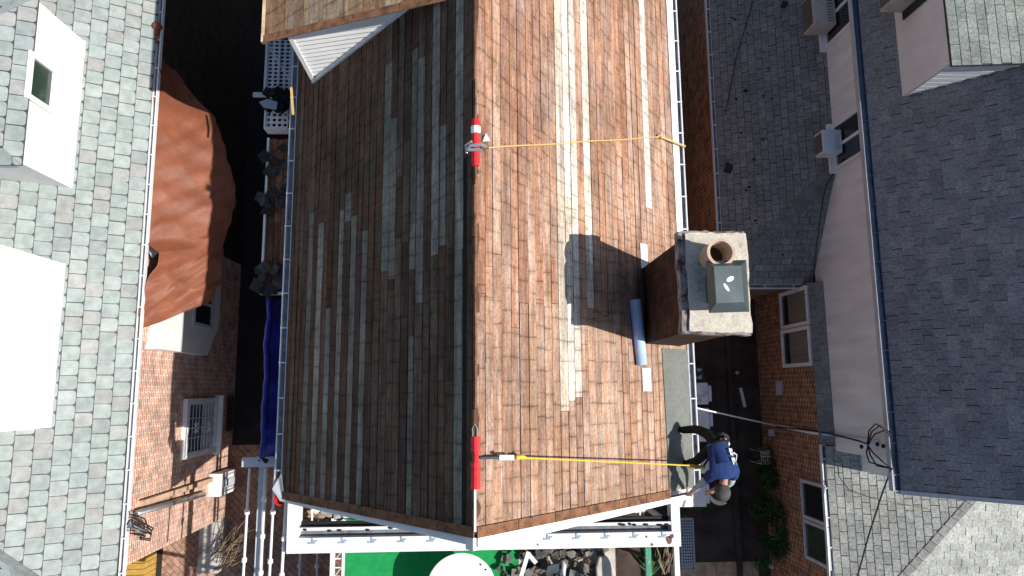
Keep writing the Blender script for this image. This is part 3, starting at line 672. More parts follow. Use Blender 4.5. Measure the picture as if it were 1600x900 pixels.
b=MB(); b.lathe(c+V((.03,0,-.1)),[(.02,0),(.075,.02),(.09,.09),(.075,.17),(.02,.19)],12); b.tube([c+V((.03,-.05,.0)),c+V((.05,-.14,.02)),c+V((.0,-.2,.0)),c+V((.04,-.32,-.03))],[.05,.035,.03,.06],8); tag(b.build('tarp_bundle',M['tarp'],smooth=True),'twisted brown tarp knot tied to the left eave gutter','tarp knot')

# bare vine
random.seed(31); b=MB(); base=V((-5.95,-3.85,.5))
for k in range(46):
    th=random.uniform(-.5,.9); ln=random.uniform(.8,2.1); q=base+V((random.uniform(-.3,.3),random.uniform(-.25,.3),random.uniform(0,.3)))
    d=V((.55+.35*random.random(),.75*random.random()+.1,.15+.4*random.random())).normalized(); path=[q]
    for s in range(5):
        d=(d+V((random.uniform(-.2,.2),random.uniform(-.2,.2),random.uniform(-.22,.1)))).normalized(); path.append(path[-1]+d*ln/5)
    b.tube(path,[.011,.010,.008,.007,.005,.003],5)
tag(b.build('bare_shrub',M['twig']),'leafless shrub of long tangled twigs at the foot of the salmon brick wall','shrub')

# ================================================================== RIGHT HOUSE
RH=thing('shingled_house','house at right with grey asphalt shingle roofs, stucco upper wall and dark brick below','house',(9,2,0))
BX=7.2
b=MB(); b.box((BX,-5.05,0),(14,2.29,3.02)); b.build('brick_wall',M['brickR'],RH)
b=MB(); b.box((5.50,2.30,0),(14,14,2.66)); b.build('brick_wall',M['brickR'],RH)
SX=7.42
b=MB(); b.box((SX,-1.32,2.9),(14.6,14,5.22)); b.build('stucco_wall',M['stucco'],RH)
b=MB(); b.box((7.86,-1.72,3.0),(14.6,-1.322,5.6)); b.build('stucco_wall',M['stucco'],RH)
G1=[(0.2248, 0.2381, 0.2383), (0.2146, 0.2279, 0.2332), (0.2401, 0.2514, 0.2485), (0.2044, 0.2157, 0.221), (0.2299, 0.2331, 0.2281)]
G2=[(0.2455, 0.2562, 0.2774), (0.2293, 0.2415, 0.2644), (0.2564, 0.2661, 0.2818), (0.224, 0.2335, 0.2559), (0.2617, 0.2661, 0.2728)]
G3=[(.36,.37,.345),(.34,.35,.33),(.38,.385,.355),(.32,.335,.315)]
# lower roof with hip
lz=2.75; lx=5.44; ls=(4.10-lz)/(SX-lx); lU=V((1,0,ls)).normalized(); lc=lU.x; LL=(SX-lx)/lc; ly=2.28; hipY=4.5
b=MB(); O=V((lx,0,lz)); poly=[(ly,0),(14,0),(14,LL),(hipY,LL)]
slab(b,O,(0,1,0),lU,poly,.06,.006,(.04,.04,.045)); random.seed(6)
shingles(b,O,(0,1,0),lU,[(ly,0),(11,0),(11,LL),(hipY,LL)],.235,.155,.009,.011,G1,0,.004,.009)
O=V((lx,ly,lz)); ss=(4.10-lz)/(hipY-ly); sU=V((0,1,ss)).normalized(); sc_=sU.y
tri=[(0,0),(SX-lx,0),(SX-lx,(hipY-ly)/sc_)]
slab(b,O,(1,0,0),sU,tri,.06,.006,(.04,.04,.045)); shingles(b,O,(1,0,0),sU,tri,.235,.155,.009,.011,G1,0,.004,.009)
hp0=V((lx,ly,lz+.012)); hp1=V((SX,hipY,4.112)); n=22
for i in range(n):
    p=hp0.lerp(hp1,i/n)+V((0,0,.006)); q=hp0.lerp(hp1,(i+1.05)/n); sdv=V((-(hipY-ly),SX-lx,0)).normalized()*.15
    k=random.uniform(.95,1.15); c=tuple(t*k for t in (.175,.185,.185)); b.poly([p-sdv+V((0,0,-.045)),q-sdv+V((0,0,-.052)),q,p],c); b.poly([p,q,q+sdv+V((0,0,-.052)),p+sdv+V((0,0,-.045))],c)
b.build('lower_roof',M['shingle'],RH)
gutter('gutter',(lx-.10,ly-.05,lz-.01),(lx-.10,12,lz-.01),(1,0,0),.10,.09,M['whitemetal'],RH)
gutter('gutter',(lx-.09,ly-.10,lz-.01),(SX-.12,ly-.10,lz-.01),(0,1,0),.10,.09,M['whitemetal'],RH)
# strip roof below the stucco wall
b=MB(); z0=3.02; s0=V((SX-BX,0,.2)); sU=s0.normalized(); O=V((BX-.02,0,z0))
slab(b,O,(0,1,0),sU,[(-1.2,0),(2.26,0),(2.26,s0.length+.02),(-1.2,s0.length+.02)],.05,.006,(.04,.04,.045)); shingles(b,O,(0,1,0),sU,[(-1.2,0),(2.26,0),(2.26,s0.length+.02),(-1.2,s0.length+.02)],.235,.15,.007,.006,G1,0,.004)
b.build('pent_roof',M['shingle'],RH)
# south wing roof, sunlit, with hip
wz=3.16; wx=BX+.02; ws=.36; wU=V((1,0,ws)).normalized(); wc=wU.x
hA=onP(1505,805,(-ws,0,1),wz-ws*wx); hB=onP(1420,900,(-ws,0,1),wz-ws*wx)
hk=(hA.y-hB.y)/(hA.x-hB.x); hy0=hB.y-(hB.x-wx)*hk
xr=(-1.9-hy0)/hk   # plan run until hip reaches Y=-1.9
b=MB(); O=V((wx,0,wz)); n0=-1.22
poly=[(hy0,0),(n0,0),(n0,6/wc),(hy0+6*hk,6/wc)]
poly=[(hy0,0),(n0,0),(n0,min(6,(n0-hy0)/hk)/wc)]
slab(b,O,(0,1,0),wU,poly,.05,.008,(.06,.06,.06)); random.seed(8); shingles(b,O,(0,1,0),wU,poly,.235,.155,.008,.011,G3,0,.004,.007)
tp=poly[2][1]*wc; O=V((wx,hy0,wz)); ss=ws/hk; sU=V((0,1,ss)).normalized(); sc_=sU.y; HL=(n0-hy0)/sc_
tri=[(0,0),(7,0),(7,HL),(tp,HL)]
slab(b,O,(1,0,0),sU,tri,.05,.008,(.06,.06,.06)); shingles(b,O,(1,0,0),sU,tri,.26,.165,.008,.009,[tuple(t*1.12 for t in c) for c in G3],0,.004)  # south facet gets a paler palette: its stronger light as colour
hp0=V((wx,hy0,wz+.02)); hp1=V((wx+tp,n0,wz+.02+tp*ws)); n=26; sv=V((-(n0-hy0),tp,0)).normalized()*.13
for i in range(n):
    p=hp0.lerp(hp1,i/n)+V((0,0,.008)); q=hp0.lerp(hp1,(i+1.05)/n); k=random.uniform(.9,1.1); c=tuple(t*k for t in (.36,.36,.34))
    b.poly([p-sv+V((0,0,-.04)),q-sv+V((0,0,-.045)),q,p],c); b.poly([p,q,q+sv+V((0,0,-.045)),p+sv+V((0,0,-.04))],c)
b.build('wing_roof',M['shingle'],RH)
gutter('gutter',(wx-.10,hy0-.05,wz-.01),(wx-.07,n0+.02,wz-.01),(1,0,0),.10,.09,M['whitemetal'],RH)
# upper roof
uz=5.3; ux0=7.48; us=1.03; UU=V((1,0,us)).normalized(); uc=UU.x
b=MB(); O=V((ux0,0,uz)); ys=-1.82; poly=[(ys,0),(13,0),(13,3.6/uc),(ys,3.6/uc)]
slab(b,O,(0,1,0),UU,poly,.07,.006,(.04,.04,.05)); random.seed(12); shingles(b,O,(0,1,0),UU,[(ys,0),(10,0),(10,3.6/uc),(ys,3.6/uc)],.27,.185,.006,.009,G2,0,.005,.0)
b.build('upper_roof',M['shingle'],RH)
b=MB(); b.prism([V((ux0+3.6,ys,uz+3.6*us)),V((ux0+3.6,13,uz+3.6*us)),V((ux0+7.2,13,uz)),V((ux0+7.2,ys,uz))],(0,0,-.07),(.1,.11,.14)); b.build('upper_roof',M['shingle'],RH)
gutter('gutter',(ux0-.13,ys-.02,uz),(ux0-.10,12.5,uz+.0),(1,0,0),.13,.11,M['navygutter'],RH)
b=MB(); b.obox(V((ux0-.15,ys-.02,uz-.12)),(.016,14,0),(.016,0,0),(0,0,.125)); b.build('gutter_edge',M['lattice'],RH)
b=MB(); b.obox(V((ux0-.02,ys-.075,uz-.13)),UU*5.16,(0,.07,0),V((0,0,.15))); b.build('rake_fascia',M['lattice'],RH)
# dormer on the upper roof
def zu(x): return uz+us*(x-ux0)
UD=group_under('dormer',RH); dx0=7.9; dy0=5.37; dt=7.15
b=MB(); b.prism([(dx0,dy0,zu(dx0)-.1),(dx0+3.2,dy0,zu(dx0+3.2)-.1),(dx0+3.2,dy0,dt+.2),(dx0,dy0,dt)],(0,4,0)); b.build('dormer_wall',M['white'],UD)
b=MB()
for k in range(9):
    z=5.80+k*.15; x1=dx0+min(3.1,max(.05,(z-zu(dx0))/us))
    b.prism([(dx0+.03,dy0-.004,z),(x1,dy0-.004,z),(x1,dy0-.004,z+.13),(dx0+.03,dy0-.004,z+.13)],(0,-.018,0))
b.build('dormer_siding',M['whitemetal'],UD)
b=MB(); O=V((dx0-.06,0,dt+.02)); dU=V((1,0,.10)).normalized(); poly=[(dy0-.10,0),(9.4,0),(9.4,3.3),(dy0-.10,3.3)]
slab(b,O,(0,1,0),dU,poly,.05,.006,(.05,.05,.05)); shingles(b,O,(0,1,0),dU,poly,.26,.16,.008,.007,[(.24,.27,.25),(.22,.25,.235),(.26,.285,.26)],0,.004); b.build('dormer_roof',M['shingle'],UD)
b=MB(); b.box((dx0-.025,6.75,6.0),(dx0-.002,8.6,7.0)); b.build('dormer_window',M['glass'],UD)
# windows of the right house
W=win_x(RH,'window',BX,-1,1.36,2.22,1.60,2.99,.08,0,False,'glass',False,'stucco',.05,True)
W=win_x(RH,'window',BX,-1,.46,1.34,1.56,2.97,.08,0,False,'glass',False,'stucco',.05,True)
W=win_x(RH,'window',BX,-1,-2.86,-2.02,2.05,3.14,.07,0,False,'glass',False,'lattice',.05)
W=win_x(RH,'window',BX,-1,-3.72,-2.88,2.05,3.14,.07,0,False,'gglass',False,'lattice',.05)
for (y0,y1) in ((4.46,5.40),(7.15,8.3)):
    W=win_x(RH,'window',SX,-1,y0,y1,4.16,5.20,.06,0,True,'glass',True,'stucco',.05)
# masonry trim panel, small boxes
p=onX(1211,606,BX-.02); b=MB(); b.box((BX-.05,p.y-.17,1.12),(BX-.002,p.y+.17,1.38)); b.build('wall_panel',M['lattice'],RH)
p=onX(1198,675,BX-.02); b=MB(); b.box((BX-.07,p.y-.08,.55),(BX-.002,p.y+.08,.75)); b.build('junction_box',M['lattice'],RH)
b=MB(); pa=onX(1212,664,BX-.06); pb=onX(1268,676,BX-.06); pc_=onX(1300,680,SX-.06); pd=onX(1372,690,SX-.06)
b.tube([pa,pb,V((SX-.06,pb.y-.02,3.30)),pc_,pd],.035,8); b.build('conduit',M['stucco'],RH,smooth=True)

# window air conditioners
def ac(y0,y1,z0,z1,xo,xi,mm,label):
    T=thing('air_conditioner',label,'air conditioner',((xo+xi)/2,(y0+y1)/2,z0),'window air conditioners on the right house')
    b=MB(); b.box((xo,y0,z0),(xi,y1,z1)); b.build('casing',M[mm],T,bevel=.012)
    b=MB(); b.box((xo-.014,y0+.05,z0+.04),(xo-.002,y1-.05,z1-.05))
    b.build('grille',M['louvre'],T)
    b=MB(); n=9
    for k in range(n):
        y=y0+.07+(y1-y0-.16)*k/n; b.box((lerp(xo,xi,.62),y,z1+.001),(xi-.06,y+.016,z1+.007))
    b.build('top_louvres',M['louvre'] if mm!='acwhite' else M['lattice'],T)
    return T
ac(4.72,5.20,4.14,4.50,6.98,SX-.045,'acwhite','small white air conditioner in the stucco wall window above the grey lower roof')
ac(7.42,8.15,4.20,4.66,6.90,SX-.045,'ac','large beige air conditioner in the upper left stucco window')
ac(6.9,7.9,6.0,6.5,7.45,dx0-.03,'ac','rusty beige air conditioner in the white dormer of the dark blue roof')

# ================================================================== THINGS ON THE MAIN ROOF
def strap_anchor(y0,y1,label,white=None,waist=None):
    T=thing('roof_anchor',label,'roof anchor',(RX,(y0+y1)/2,RZ),'red ridge anchors')
    b=MB(); n=14; w=.052
    for i in range(n):
        a=lerp(y0,y1,i/n); c=lerp(y0,y1,(i+1)/n)
        ww=w*(.72 if waist and waist[0]<=(a+c)/2<waist[1] else 1)+random.uniform(-.004,.004)
        zz=RZ+.05+random.uniform(-.006,.006)
        b.prism([(RX-ww,a,zz-.03),(RX-.3*ww,a,zz),(RX+.3*ww,a,zz),(RX+ww,a,zz-.03)],(0,c-a,0))
        b.prism([(RX-ww,a,zz-.032),(RX+ww,a,zz-.032),(RX+ww,a,zz-.05),(RX-ww,a,zz-.05)],(0,c-a,0))
    b.build('strap',M['red'],T)
    if white:
        b=MB(); b.prism([(RX-w*1.1,white[0],RZ+.03),(RX-.35*w,white[0],RZ+.062),(RX+.35*w,white[0],RZ+.062),(RX+w*1.1,white[0],RZ+.03)],(0,white[1]-white[0],0)); b.build('white_band',M['white'],T)
    return T
random.seed(14)
ya=[onZ(744,v,9.55).y for v in (258,207,196,184)]
T=strap_anchor(ya[0],ya[3],'red ridge anchor with a white band, farther up the ridge',(ya[1],ya[2]))
yb_=onZ(742,228,9.6).y
b=MB(); b.tube([(RX-.10,yb_-.03,RZ+.03),(RX-.06,yb_+.01,RZ+.09),(RX+.05,yb_+.02,RZ+.09),(RX+.13,yb_+.03,RZ-.02)],.022,8); b.tube([(RX-.11,yb_-.05,RZ-.02),(RX-.12,yb_+.04,RZ-.0),(RX-.05,yb_+.06,RZ+.08)],.018,8); b.box((RX-.10,yb_-.06,RZ+.062),(RX+.08,yb_-.025,RZ+.085)); b.build('buckle',M['steel'],T,smooth=False)
p=roofR(757,216,.03); b=MB(); b.prism([p+V((-.04,-.05,0)),p+V((.05,-.03,-.02)),p+V((.0,.06,0))],NR*.03); b.build('tag',M['white'],T)
ya=[onZ(746,v,9.55).y for v in (765,722,708,682)]
T2=strap_anchor(ya[0],ya[3],'plain red ridge anchor nearer the front gable',None,(ya[1],ya[2]))
b=MB(); y=ya[3]; b.tube([(RX-.03,y,RZ+.03),(RX-.035,y+.08,RZ+.03),(RX-.01,y+.14,RZ+.03),(RX+.02,y+.08,RZ+.025),(RX+.02,y,RZ+.025)],.008,6); b.build('wire_loop',M['steel'],T2)
b=MB(); b.beam((RX-.005,ya[0]-.46,RZ+.025),(RX-.005,ya[0],RZ+.03),.025,.02); b.build('tail',M['white'],T2)
# ropes
p=V((RX+.14,yb_+.03,RZ-.06))+NR*.02; q=roofR(1030,214,.035); e=V((EX+.13,q.y-.0,EZ+.0))
pts=[]
for i in range(13):
    t=i/12; r_=p.lerp(q,t); pts.append(r_+V((0,.006*math.sin(i*1.3),0)))
T=thing('safety_rope','tan safety rope laid across the sunlit boards to the gutter','rope',(p.x,p.y,p.z))
b=MB(); b.tube(pts,.010,6); b.build('rope',M['trope'],T)
b=MB(); b.tube([q,q+V((.06,.01,-.04)),q+V((.14,.01,-.11)),e,e+V((.02,.04,-.08))],.018,6); b.tube([q+V((-.05,-.02,.02)),q+V((.0,.03,.03)),q+V((.06,-.02,-.02))],.02,6); b.build('knot',M['trope'],T)
rope_end=V((3.36,-1.17,7.02))
pa=roofR(768,715,.10); pb=roofR(806,715,.14)
T=thing('safety_line','yellow safety line from the ridge to the crouching worker','rope',(pa.x,pa.y,pa.z))
pts=[pb.lerp(rope_end,i/14)+V((0,0,-.03*math.sin(math.pi*i/14))) for i in range(15)]
b=MB(); b.tube(pts,.0105,6); b.build('rope',M['yrope'],T)
b=MB(); b.tube([pts[-2]+V((-.05,.0,.01)),rope_end+V((.03,-.02,0))],.028,8); b.tube([pts[0],pts[0]+V((.09,.0,-.06)),pts[1].lerp(pts[0],.4)],[.022,.03,.018],6); b.build('splice',M['yrope'],T)
b=MB(); d=(pb-pa); b.obox(pa+d*.25+V((0,-.035,-.01)),d*.62,(0,.07,0),NR*.035); b.build('rope_grab',M['steel'],T,bevel=.008)
b=MB(); b.tube([V((RX+.05,pa.y,RZ+.0)),pa,pa+d*.3],.016,6); b.tube([pa+d*.2+V((0,.03,0)),pa+d*.3+V((0,.05,0)),pa+d*.42+V((0,.04,.02))],.016,6); b.build('carabiner',M['iron'],T)
# blue roll
p=roofR(992,468,.075); q=roofR(1003,570,.075); b=MB(); d=(q-p).normalized()
b.tube([p,q],.082,20); 
o=b.build('membrane_roll',M['blueroll'],smooth=False); tag(o,'pale blue roll of roofing membrane lying against the chimney','roll')
for po in o.data.polygons: po.use_smooth = len(po.vertices)==4

# ================================================================== LEFT SIDE: canopy, lattice, blue tarp, rail frame
cz=4.9
CN=thing('side_canopy','narrow flat canopy with bare boards and pale edge under the left gutter','canopy',(-3.6,3.4,cz))
xl=-4.00; y0,y1=1.78,4.75
b=MB(); random.seed(17); x=xl+.05
while x<-2.85:
    y=y0+.03
    while y<y1-.02:
        yy=min(y+random.uniform(.8,2.0),y1); c=random.choice([(.20,.08,.04),(.24,.10,.05),(.15,.065,.04),(.28,.12,.06)]); b.prism([(x,y,cz),(x+.115,y,cz),(x+.115,yy-.005,cz),(x,yy-.005,cz)],(0,0,-.03),(*c,random.random())); y=yy
    x+=.122
b.build('deck_boards',M['board'],CN)
b=MB(); b.box((xl-.02,y0-.02,cz-.1),(xl+.022,y1,cz+.035)); b.box((xl+.024,y0-.02,cz-.1),(-2.82,y0+.02,cz+.035)); b.build('edge_trim',M['white'],CN)
b=MB(); 
for yy in (1.95,4.6): b.beam((xl+.06,yy,0),(xl+.06,yy,cz-.105),.07,.07,up=(0,1,0))
b.build('post',M['white'],CN)
b=MB(); random.seed(23)
for k in range(60):
    cx=random.uniform(xl-.08,-3.1); cy=random.choice((random.uniform(3.4,4.6),random.uniform(1.8,2.3),random.uniform(3.3,4.3))); s=random.uniform(.06,.2); a=random.uniform(0,6.3); z=cz+.04+random.random()*.05
    pts=[(cx+s*random.uniform(.6,1.1)*math.cos(a+i*1.57),cy+s*random.uniform(.6,1.1)*math.sin(a+i*1.57),z+random.uniform(-.02,.03)) for i in range(4)]
    k_=random.uniform(.5,1.4); b.prism(pts,(0,0,.01),(.06*k_,.058*k_,.06*k_))
tag(b.build('shingle_debris',M['scrap']),'dark torn shingle scraps heaped on the narrow side canopy','debris',kind='stuff')
# lattice panels
lz2=5.15; p=onZ(420,62,lz2); q=onZ(462,148,lz2)
T=thing('lattice_panel','long grey white lattice panel beneath the dormer at the left eave','lattice panel',(p.x,q.y,lz2),'lattice panels')
b=MB(); b.perf((p.x,q.y,lz2),(q.x-p.x-.02,0,0),(0,p.y-q.y,0),5,14,.36,.02); b.build('lattice',M['lattice'],T)
b=MB(); b.box((p.x-.05,q.y-.05,lz2-.03),(p.x-.002,p.y,lz2+.02)); b.box((p.x+.2,q.y,lz2+.003),(p.x+.235,p.y,lz2+.02)); b.box((p.x-.24,q.y-.05,lz2-.03),(p.x-.052,q.y+.03,lz2+.02)); b.build('frame',M['lattice'],T)
b=MB(); b.beam((p.x,q.y+.1,0),(p.x,q.y+.1,lz2-.031),.06,.06,up=(0,1,0)); b.beam((p.x,p.y-.1,0),(p.x,p.y-.1,lz2-.031),.06,.06,up=(0,1,0)); b.build('post',M['lattice'],T)
p=onZ(417,168,lz2); q=onZ(450,200,lz2)
T=thing('lattice_panel','short white lattice piece lying on the canopy end','lattice panel',(p.x,q.y,cz),'lattice panels')
b=MB(); b.perf((p.x,q.y,lz2+.02),(q.x-p.x,0,0),(0,p.y-q.y,0),4,4,.34,.02); b.build('lattice',M['white'],T)
b=MB(); b.box((p.x-.03,q.y-.03,cz+.01),(p.x-.002,p.y,lz2+.04)); b.box((p.x,q.y-.03,cz+.01),(q.x,q.y-.002,lz2+.04)); b.build('frame',M['white'],T)
b=MB(); 
for k in range(40):
    a=random.uniform(0,6.3); c=onZ(random.uniform(418,452),random.uniform(140,172),5.25); s=random.uniform(.05,.14); pts=[(c.x+s*math.cos(a+i*1.57)*random.uniform(.5,1),c.y+s*math.sin(a+i*1.57)*random.uniform(.5,1),5.2+random.random()*.12) for i in range(4)]; b.prism(pts,(0,0,.01),(.012,.012,.015))
tag(b.build('torn_felt',M['scrap']),'heap of torn black felt between the two lattice panels','debris',kind='stuff')
b=MB(); c=[onZ(u,v,5.32) for u,v in ((405,160),(418,155),(434,160),(432,172),(412,168))]; b.prism(c,(0,0,.015)); tag(b.build('plastic_bag',M['bluegrey']),'blue grey plastic bag on black felt beside the short white lattice','bag')
p=roofL(467,138,.05); q=roofL(470,180,.05); b=MB(); b.beam(p+V((-.12,0,.02)),q+V((-.12,0,.02)),.035,.03); tag(b.build('wooden_stick',M['trope']),'thin orange brown stick lying along the left gutter by the dormer','tool')
# blue tarp
b=MB(); gx=14; gy=40; gr_=[]
for j in range(gy+1):
    y=lerp(-1.18,1.72,j/gy); r=[]
    for k in range(gx+1):
        s=k/gx; x=lerp(-3.93,-2.9,s); z=4.62-.28*math.sin(s*math.pi*.9)+.03*math.sin(y*7+s*5)+.02*math.sin(y*17-s*9)-.02*math.cos(y*3); r.append((x+.02*math.sin(y*6),y,z))
    gr_.append(r)
for j in range(gy):
    for k in range(gx): b.poly([gr_[j][k],gr_[j][k+1],gr_[j+1][k+1],gr_[j+1][k]])
b.tube([(r[0][0],r[0][1],r[0][2]+.03) for r in gr_],.055,8)
tag(b.build('blue_tarp',M['bluetarp'],smooth=True),'deep blue tarp slung in the shade along the left wall','tarp')
# rail frame
FR=thing('railing_frame','white metal railing frame with slender knobbed bars at the front left corner','railing',(-3.9,-2.4,0))
rz=4.5; p=onZ(378,722,rz); q=onZ(440,722,rz)
b=MB(); b.box((p.x,p.y-.09,rz-.08),(q.x+.1,p.y+.08,rz+.02)); b.build('header',M['lattice'],FR,bevel=.008)
b=MB(); pa=onZ(411,731,rz-.12); b.beam((pa.x,p.y-.1,rz-.14),(onZ(403,900,rz-.12).x,-4.6,rz-.14),.13,.1); b.build('beam',M['lattice'],FR)
for (u0,u1,kn) in ((390,380,(800,875)),(415,407,(780,838,895)),(430,421,(800,877))):
    b=MB(); a=onZ(u0,732,rz); c=onZ(u1,900,rz); d=(c-a).normalized(); c2=a+d*3.0; b.tube([a,c2],.024,8)
    for v in kn:
        t=onZ(lerp(u0,u1,(v-732)/168),v,rz); b.tube([t-d*.05,t-d*.03,t+d*.03,t+d*.05],[.03,.048,.048,.03],10)
    b.build('bar',M['white'],FR,smooth=True)
b=MB(); a=onZ(447,785,CZ-.1); c=onZ(440,900,CZ-.1); b.tube([a,c+(c-a)*.6],.024,8)
for v in (842,898):
    t=onZ(lerp(447,440,(v-785)/115),v,CZ-.1); b.ball(t,.045,.05,.045,10,7)
b.build('bar',M['white'],FR,smooth=True)
b=MB()
for x in (p.x+.1,): b.beam((x,p.y,0),(x,p.y,rz-.081),.08,.08,up=(0,1,0))
b.beam((pa.x,-4.5,0),(pa.x,-4.5,rz-.2),.08,.08,up=(0,1,0)); b.build('post',M['white'],FR)
b=MB(); c=onZ(410,718,rz+.03); 
for k in range(9):
    a=random.uniform(0,6.3); s=random.uniform(.02,.05); d=V((random.uniform(-.08,.08),random.uniform(-.05,.05),0)); b.ball(c+d,s,s*.8,.02,7,5,(.01,.01,.012))
tag(b.build('tar_scrap',M['black']),'black scrap lying on the white header of the railing frame','scrap')
p=onZ(441,778,6.15); b=MB(); b.lathe(p+V((0,0,-.12)),[(.05,0),(.085,.02),(.10,.2),(.108,.21),(.09,.21),(.08,.03)],18); tag(b.build('red_bucket',M['red'],smooth=False),'small red bucket hanging at the front left roof corner','bucket')

# ================================================================== FRONT PORCH
pz=3.4
PO=thing('front_porch','raised front porch with green carpet below the white cornice','porch',(0,-2.9,0))
b=MB(); b.box((-2.92,-6.2,0),(2.70,-1.352,pz)); b.build('porch_base',M['brickM'],PO)
b=MB(); b.box((-2.70,-6.0,pz+.003),(.75,-1.5,pz+.012)); b.build('carpet',M['green'],PO)
b=MB(); b.box((.76,-6.1,pz+.003),(2.68,-1.5,pz+.010)); b.build('porch_floor',M['screen'],PO)
b=MB()
xa=onZ(516,880,pz+.9).x; xb=onZ(536,880,pz+.9).x
b.box((xa,-6.1,pz+.84),(xa+.075,-1.9,pz+.92)); b.box((xb-.02,-6.1,pz+.84),(xb+.02,-1.9,pz+.92))
yy=-1.95
while yy>-6: b.beam((xa+.07,yy,pz+.88),(xb-.02,yy,pz+.88),.022,.03); yy-=.155
yy=-2.2
while yy>-6: b.beam((xa+.03,yy,pz),(xa+.03,yy,pz+.84),.02,.02,up=(0,1,0)); yy-=.3
b.build('porch_railing',M['white'],PO)
# lower stair rail left of the porch
b=MB()
for u in (470,497):
    a=onZ(u,862,2.2); c=onZ(u-2,905,2.2); b.tube([V((a.x,-2.2,2.2)),V((c.x,-5,2.2))],.03,8); 
    b.ball(onZ(u-1,884,2.2),.06,.07,.06,10,7)
    b.beam((a.x,-2.3,0),(a.x,-2.3,2.17),.05,.05,up=(0,1,0))
tag(b.build('stair_rail',M['lattice'],smooth=False),'pale stair rail with knobs in the shade left of the porch','railing')
# table
tc=onZ(721,921,4.12); T=thing('round_table','round white table on the green carpeted porch','table',(tc.x,tc.y,pz+.012))
b=MB(); b.lathe((tc.x,tc.y,4.09),[(.0,0),(.60,0),(.64,.01),(.645,.03),(.62,.036),(.0,.036)],56); b.build('tabletop',M['white'],T)
for k in range(4):
    a=k*math.pi/2+.7; b=MB(); b.tube([(tc.x+.42*math.cos(a),tc.y+.42*math.sin(a),4.09),(tc.x+.5*math.cos(a),tc.y+.5*math.sin(a),pz+.012)],.025,8); b.build('leg',M['white'],T)
for (u,v) in ((751,882),(759,890)):
    c=onZ(u,v,4.13); b=MB(); b.ball((c.x,c.y,4.135),.02,.018,.01,7,5,(.03,.03,.03)); tag(b.build('shingle_crumb',M['scrap']),'dark crumb of shingle on the white round table','crumb','crumbs on the round table')
# debris on the porch
random.seed(41); b=MB()
def scrap(b,cx,cy,z,s,c,th=.012,til=.05):
    a=random.uniform(0,6.3); n=random.choice((4,4,5)); pts=[V((cx+s*random.uniform(.6,1.15)*math.cos(a+i*2*math.pi/n),cy+s*.75*random.uniform(.6,1.15)*math.sin(a+i*2*math.pi/n),z+random.uniform(-til,til))) for i in range(n)]
    k=random.uniform(.6,1.4); b.prism(pts,(random.uniform(-.01,.01),random.uniform(-.01,.01),th),tuple(t*k for t in c))
for k in range(520):
    cx=random.uniform(.85,2.5) if k<400 else random.gauss(.7,.3); cy=random.uniform(-5.2,-2.55); h=.28*math.exp(-((cx-1.6)/.9)**2)
    scrap(b,cx,cy,pz+.03+random.random()*h+.02,random.uniform(.05,.17),random.choice([(.10,.095,.085),(.14,.125,.105),(.085,.085,.085),(.15,.11,.085),(.19,.17,.14),(.12,.13,.12)]))
tag(b.build('shingle_rubble',M['scrap']),'pile of torn grey and brown shingles on the right half of the porch','rubble',kind='stuff')
b=MB()
for k in range(1500):
    cx=random.uniform(-2.72,2.25); cy=random.uniform(-2.0,-1.42)
    scrap(b,cx,cy,CZ-.345+random.random()*.05,random.uniform(.02,.085),random.choice([(.34,.23,.15),(.28,.19,.13),(.40,.31,.22),(.22,.15,.11),(.46,.41,.35),(.24,.22,.20)]),.01,.02)
tag(b.build('wood_debris',M['scrap']),'brown splinters and shingle scraps strewn behind the front gutter','debris',kind='stuff')
for lab,u0,v0,u1,v1,w in (('long white trim strip leaning on the shingle rubble beside the round table',813,905,826,862,.075),('short white trim strip crossing the shingle rubble',826,866,838,880,.08)):
    a=onZ(u0,v0,pz+.45); c=onZ(u1,v1,pz+.5); b=MB(); b.beam(a,c,w,.02); tag(b.build('trim_strip',M['white']),lab,'trim strip')
c=onZ(864,889,pz+.4); b=MB(); b.prism([c+V((-.14,-.10,0)),c+V((.10,-.06,.02)),c+V((.13,.11,.03)),c+V((-.10,.06,.02))],(0,0,.012)); tag(b.build('green_slate',M['sheet']),'smooth grey green slate on top of the shingle rubble','slate')
c=onZ(880,887,pz+.42); b=MB(); b.tube([c+V((-.02,.13,0)),c+V((.01,.05,.04)),c+V((0,-.06,.03)),c+V((.02,-.2,0))],[.03,.05,.045,.01],8); tag(b.build('rag',M['lattice'],smooth=True),'pale blue rag on the shingle rubble','rag')
c=onZ(940,885,pz+.2); b=MB(); b.prism([c+V((-.05,.2,-.1)),c+V((.12,.18,-.1)),c+V((.26,-.1,-.1)),c+V((.3,-.5,-.1)),c+V((-.1,-.5,-.1)),c+V((-.12,0,-.1))],(0,0,.16)); tag(b.build('stone_slab',M['screen'],bevel=.03),'pale stone slab at the right end of the shingle rubble','slab')
# white rubbish and pale blue scraps seen behind the gutter
c=onZ(1000,797,CZ-.3); b=MB(); b.box((2.31,-2.0,CZ-.45),(2.62,-1.5,CZ-.40),(.05,.04,.035))
for k in range(7): scrap(b,c.x+random.uniform(-.08,.08),c.y+random.uniform(-.12,.08),CZ-.36+random.random()*.06,.08,(.7,.7,.72),.012,.02)
tag(b.build('torn_paper',M['scrap']),'torn white paper behind the right end of the cornice','paper')
b=MB()
for (u,v,s) in ((510,800,.16),(528,806,.12),(540,808,.08),(496,795,.12)):
    c=onZ(u,v,CZ-.28); scrap(b,c.x,c.y,CZ-.27,s*.7,(.50,.55,.54),.012,.02)
tag(b.build('plastic_sheet',M['scrap']),'crumpled pale plastic behind the left end of the front gutter','plastic')
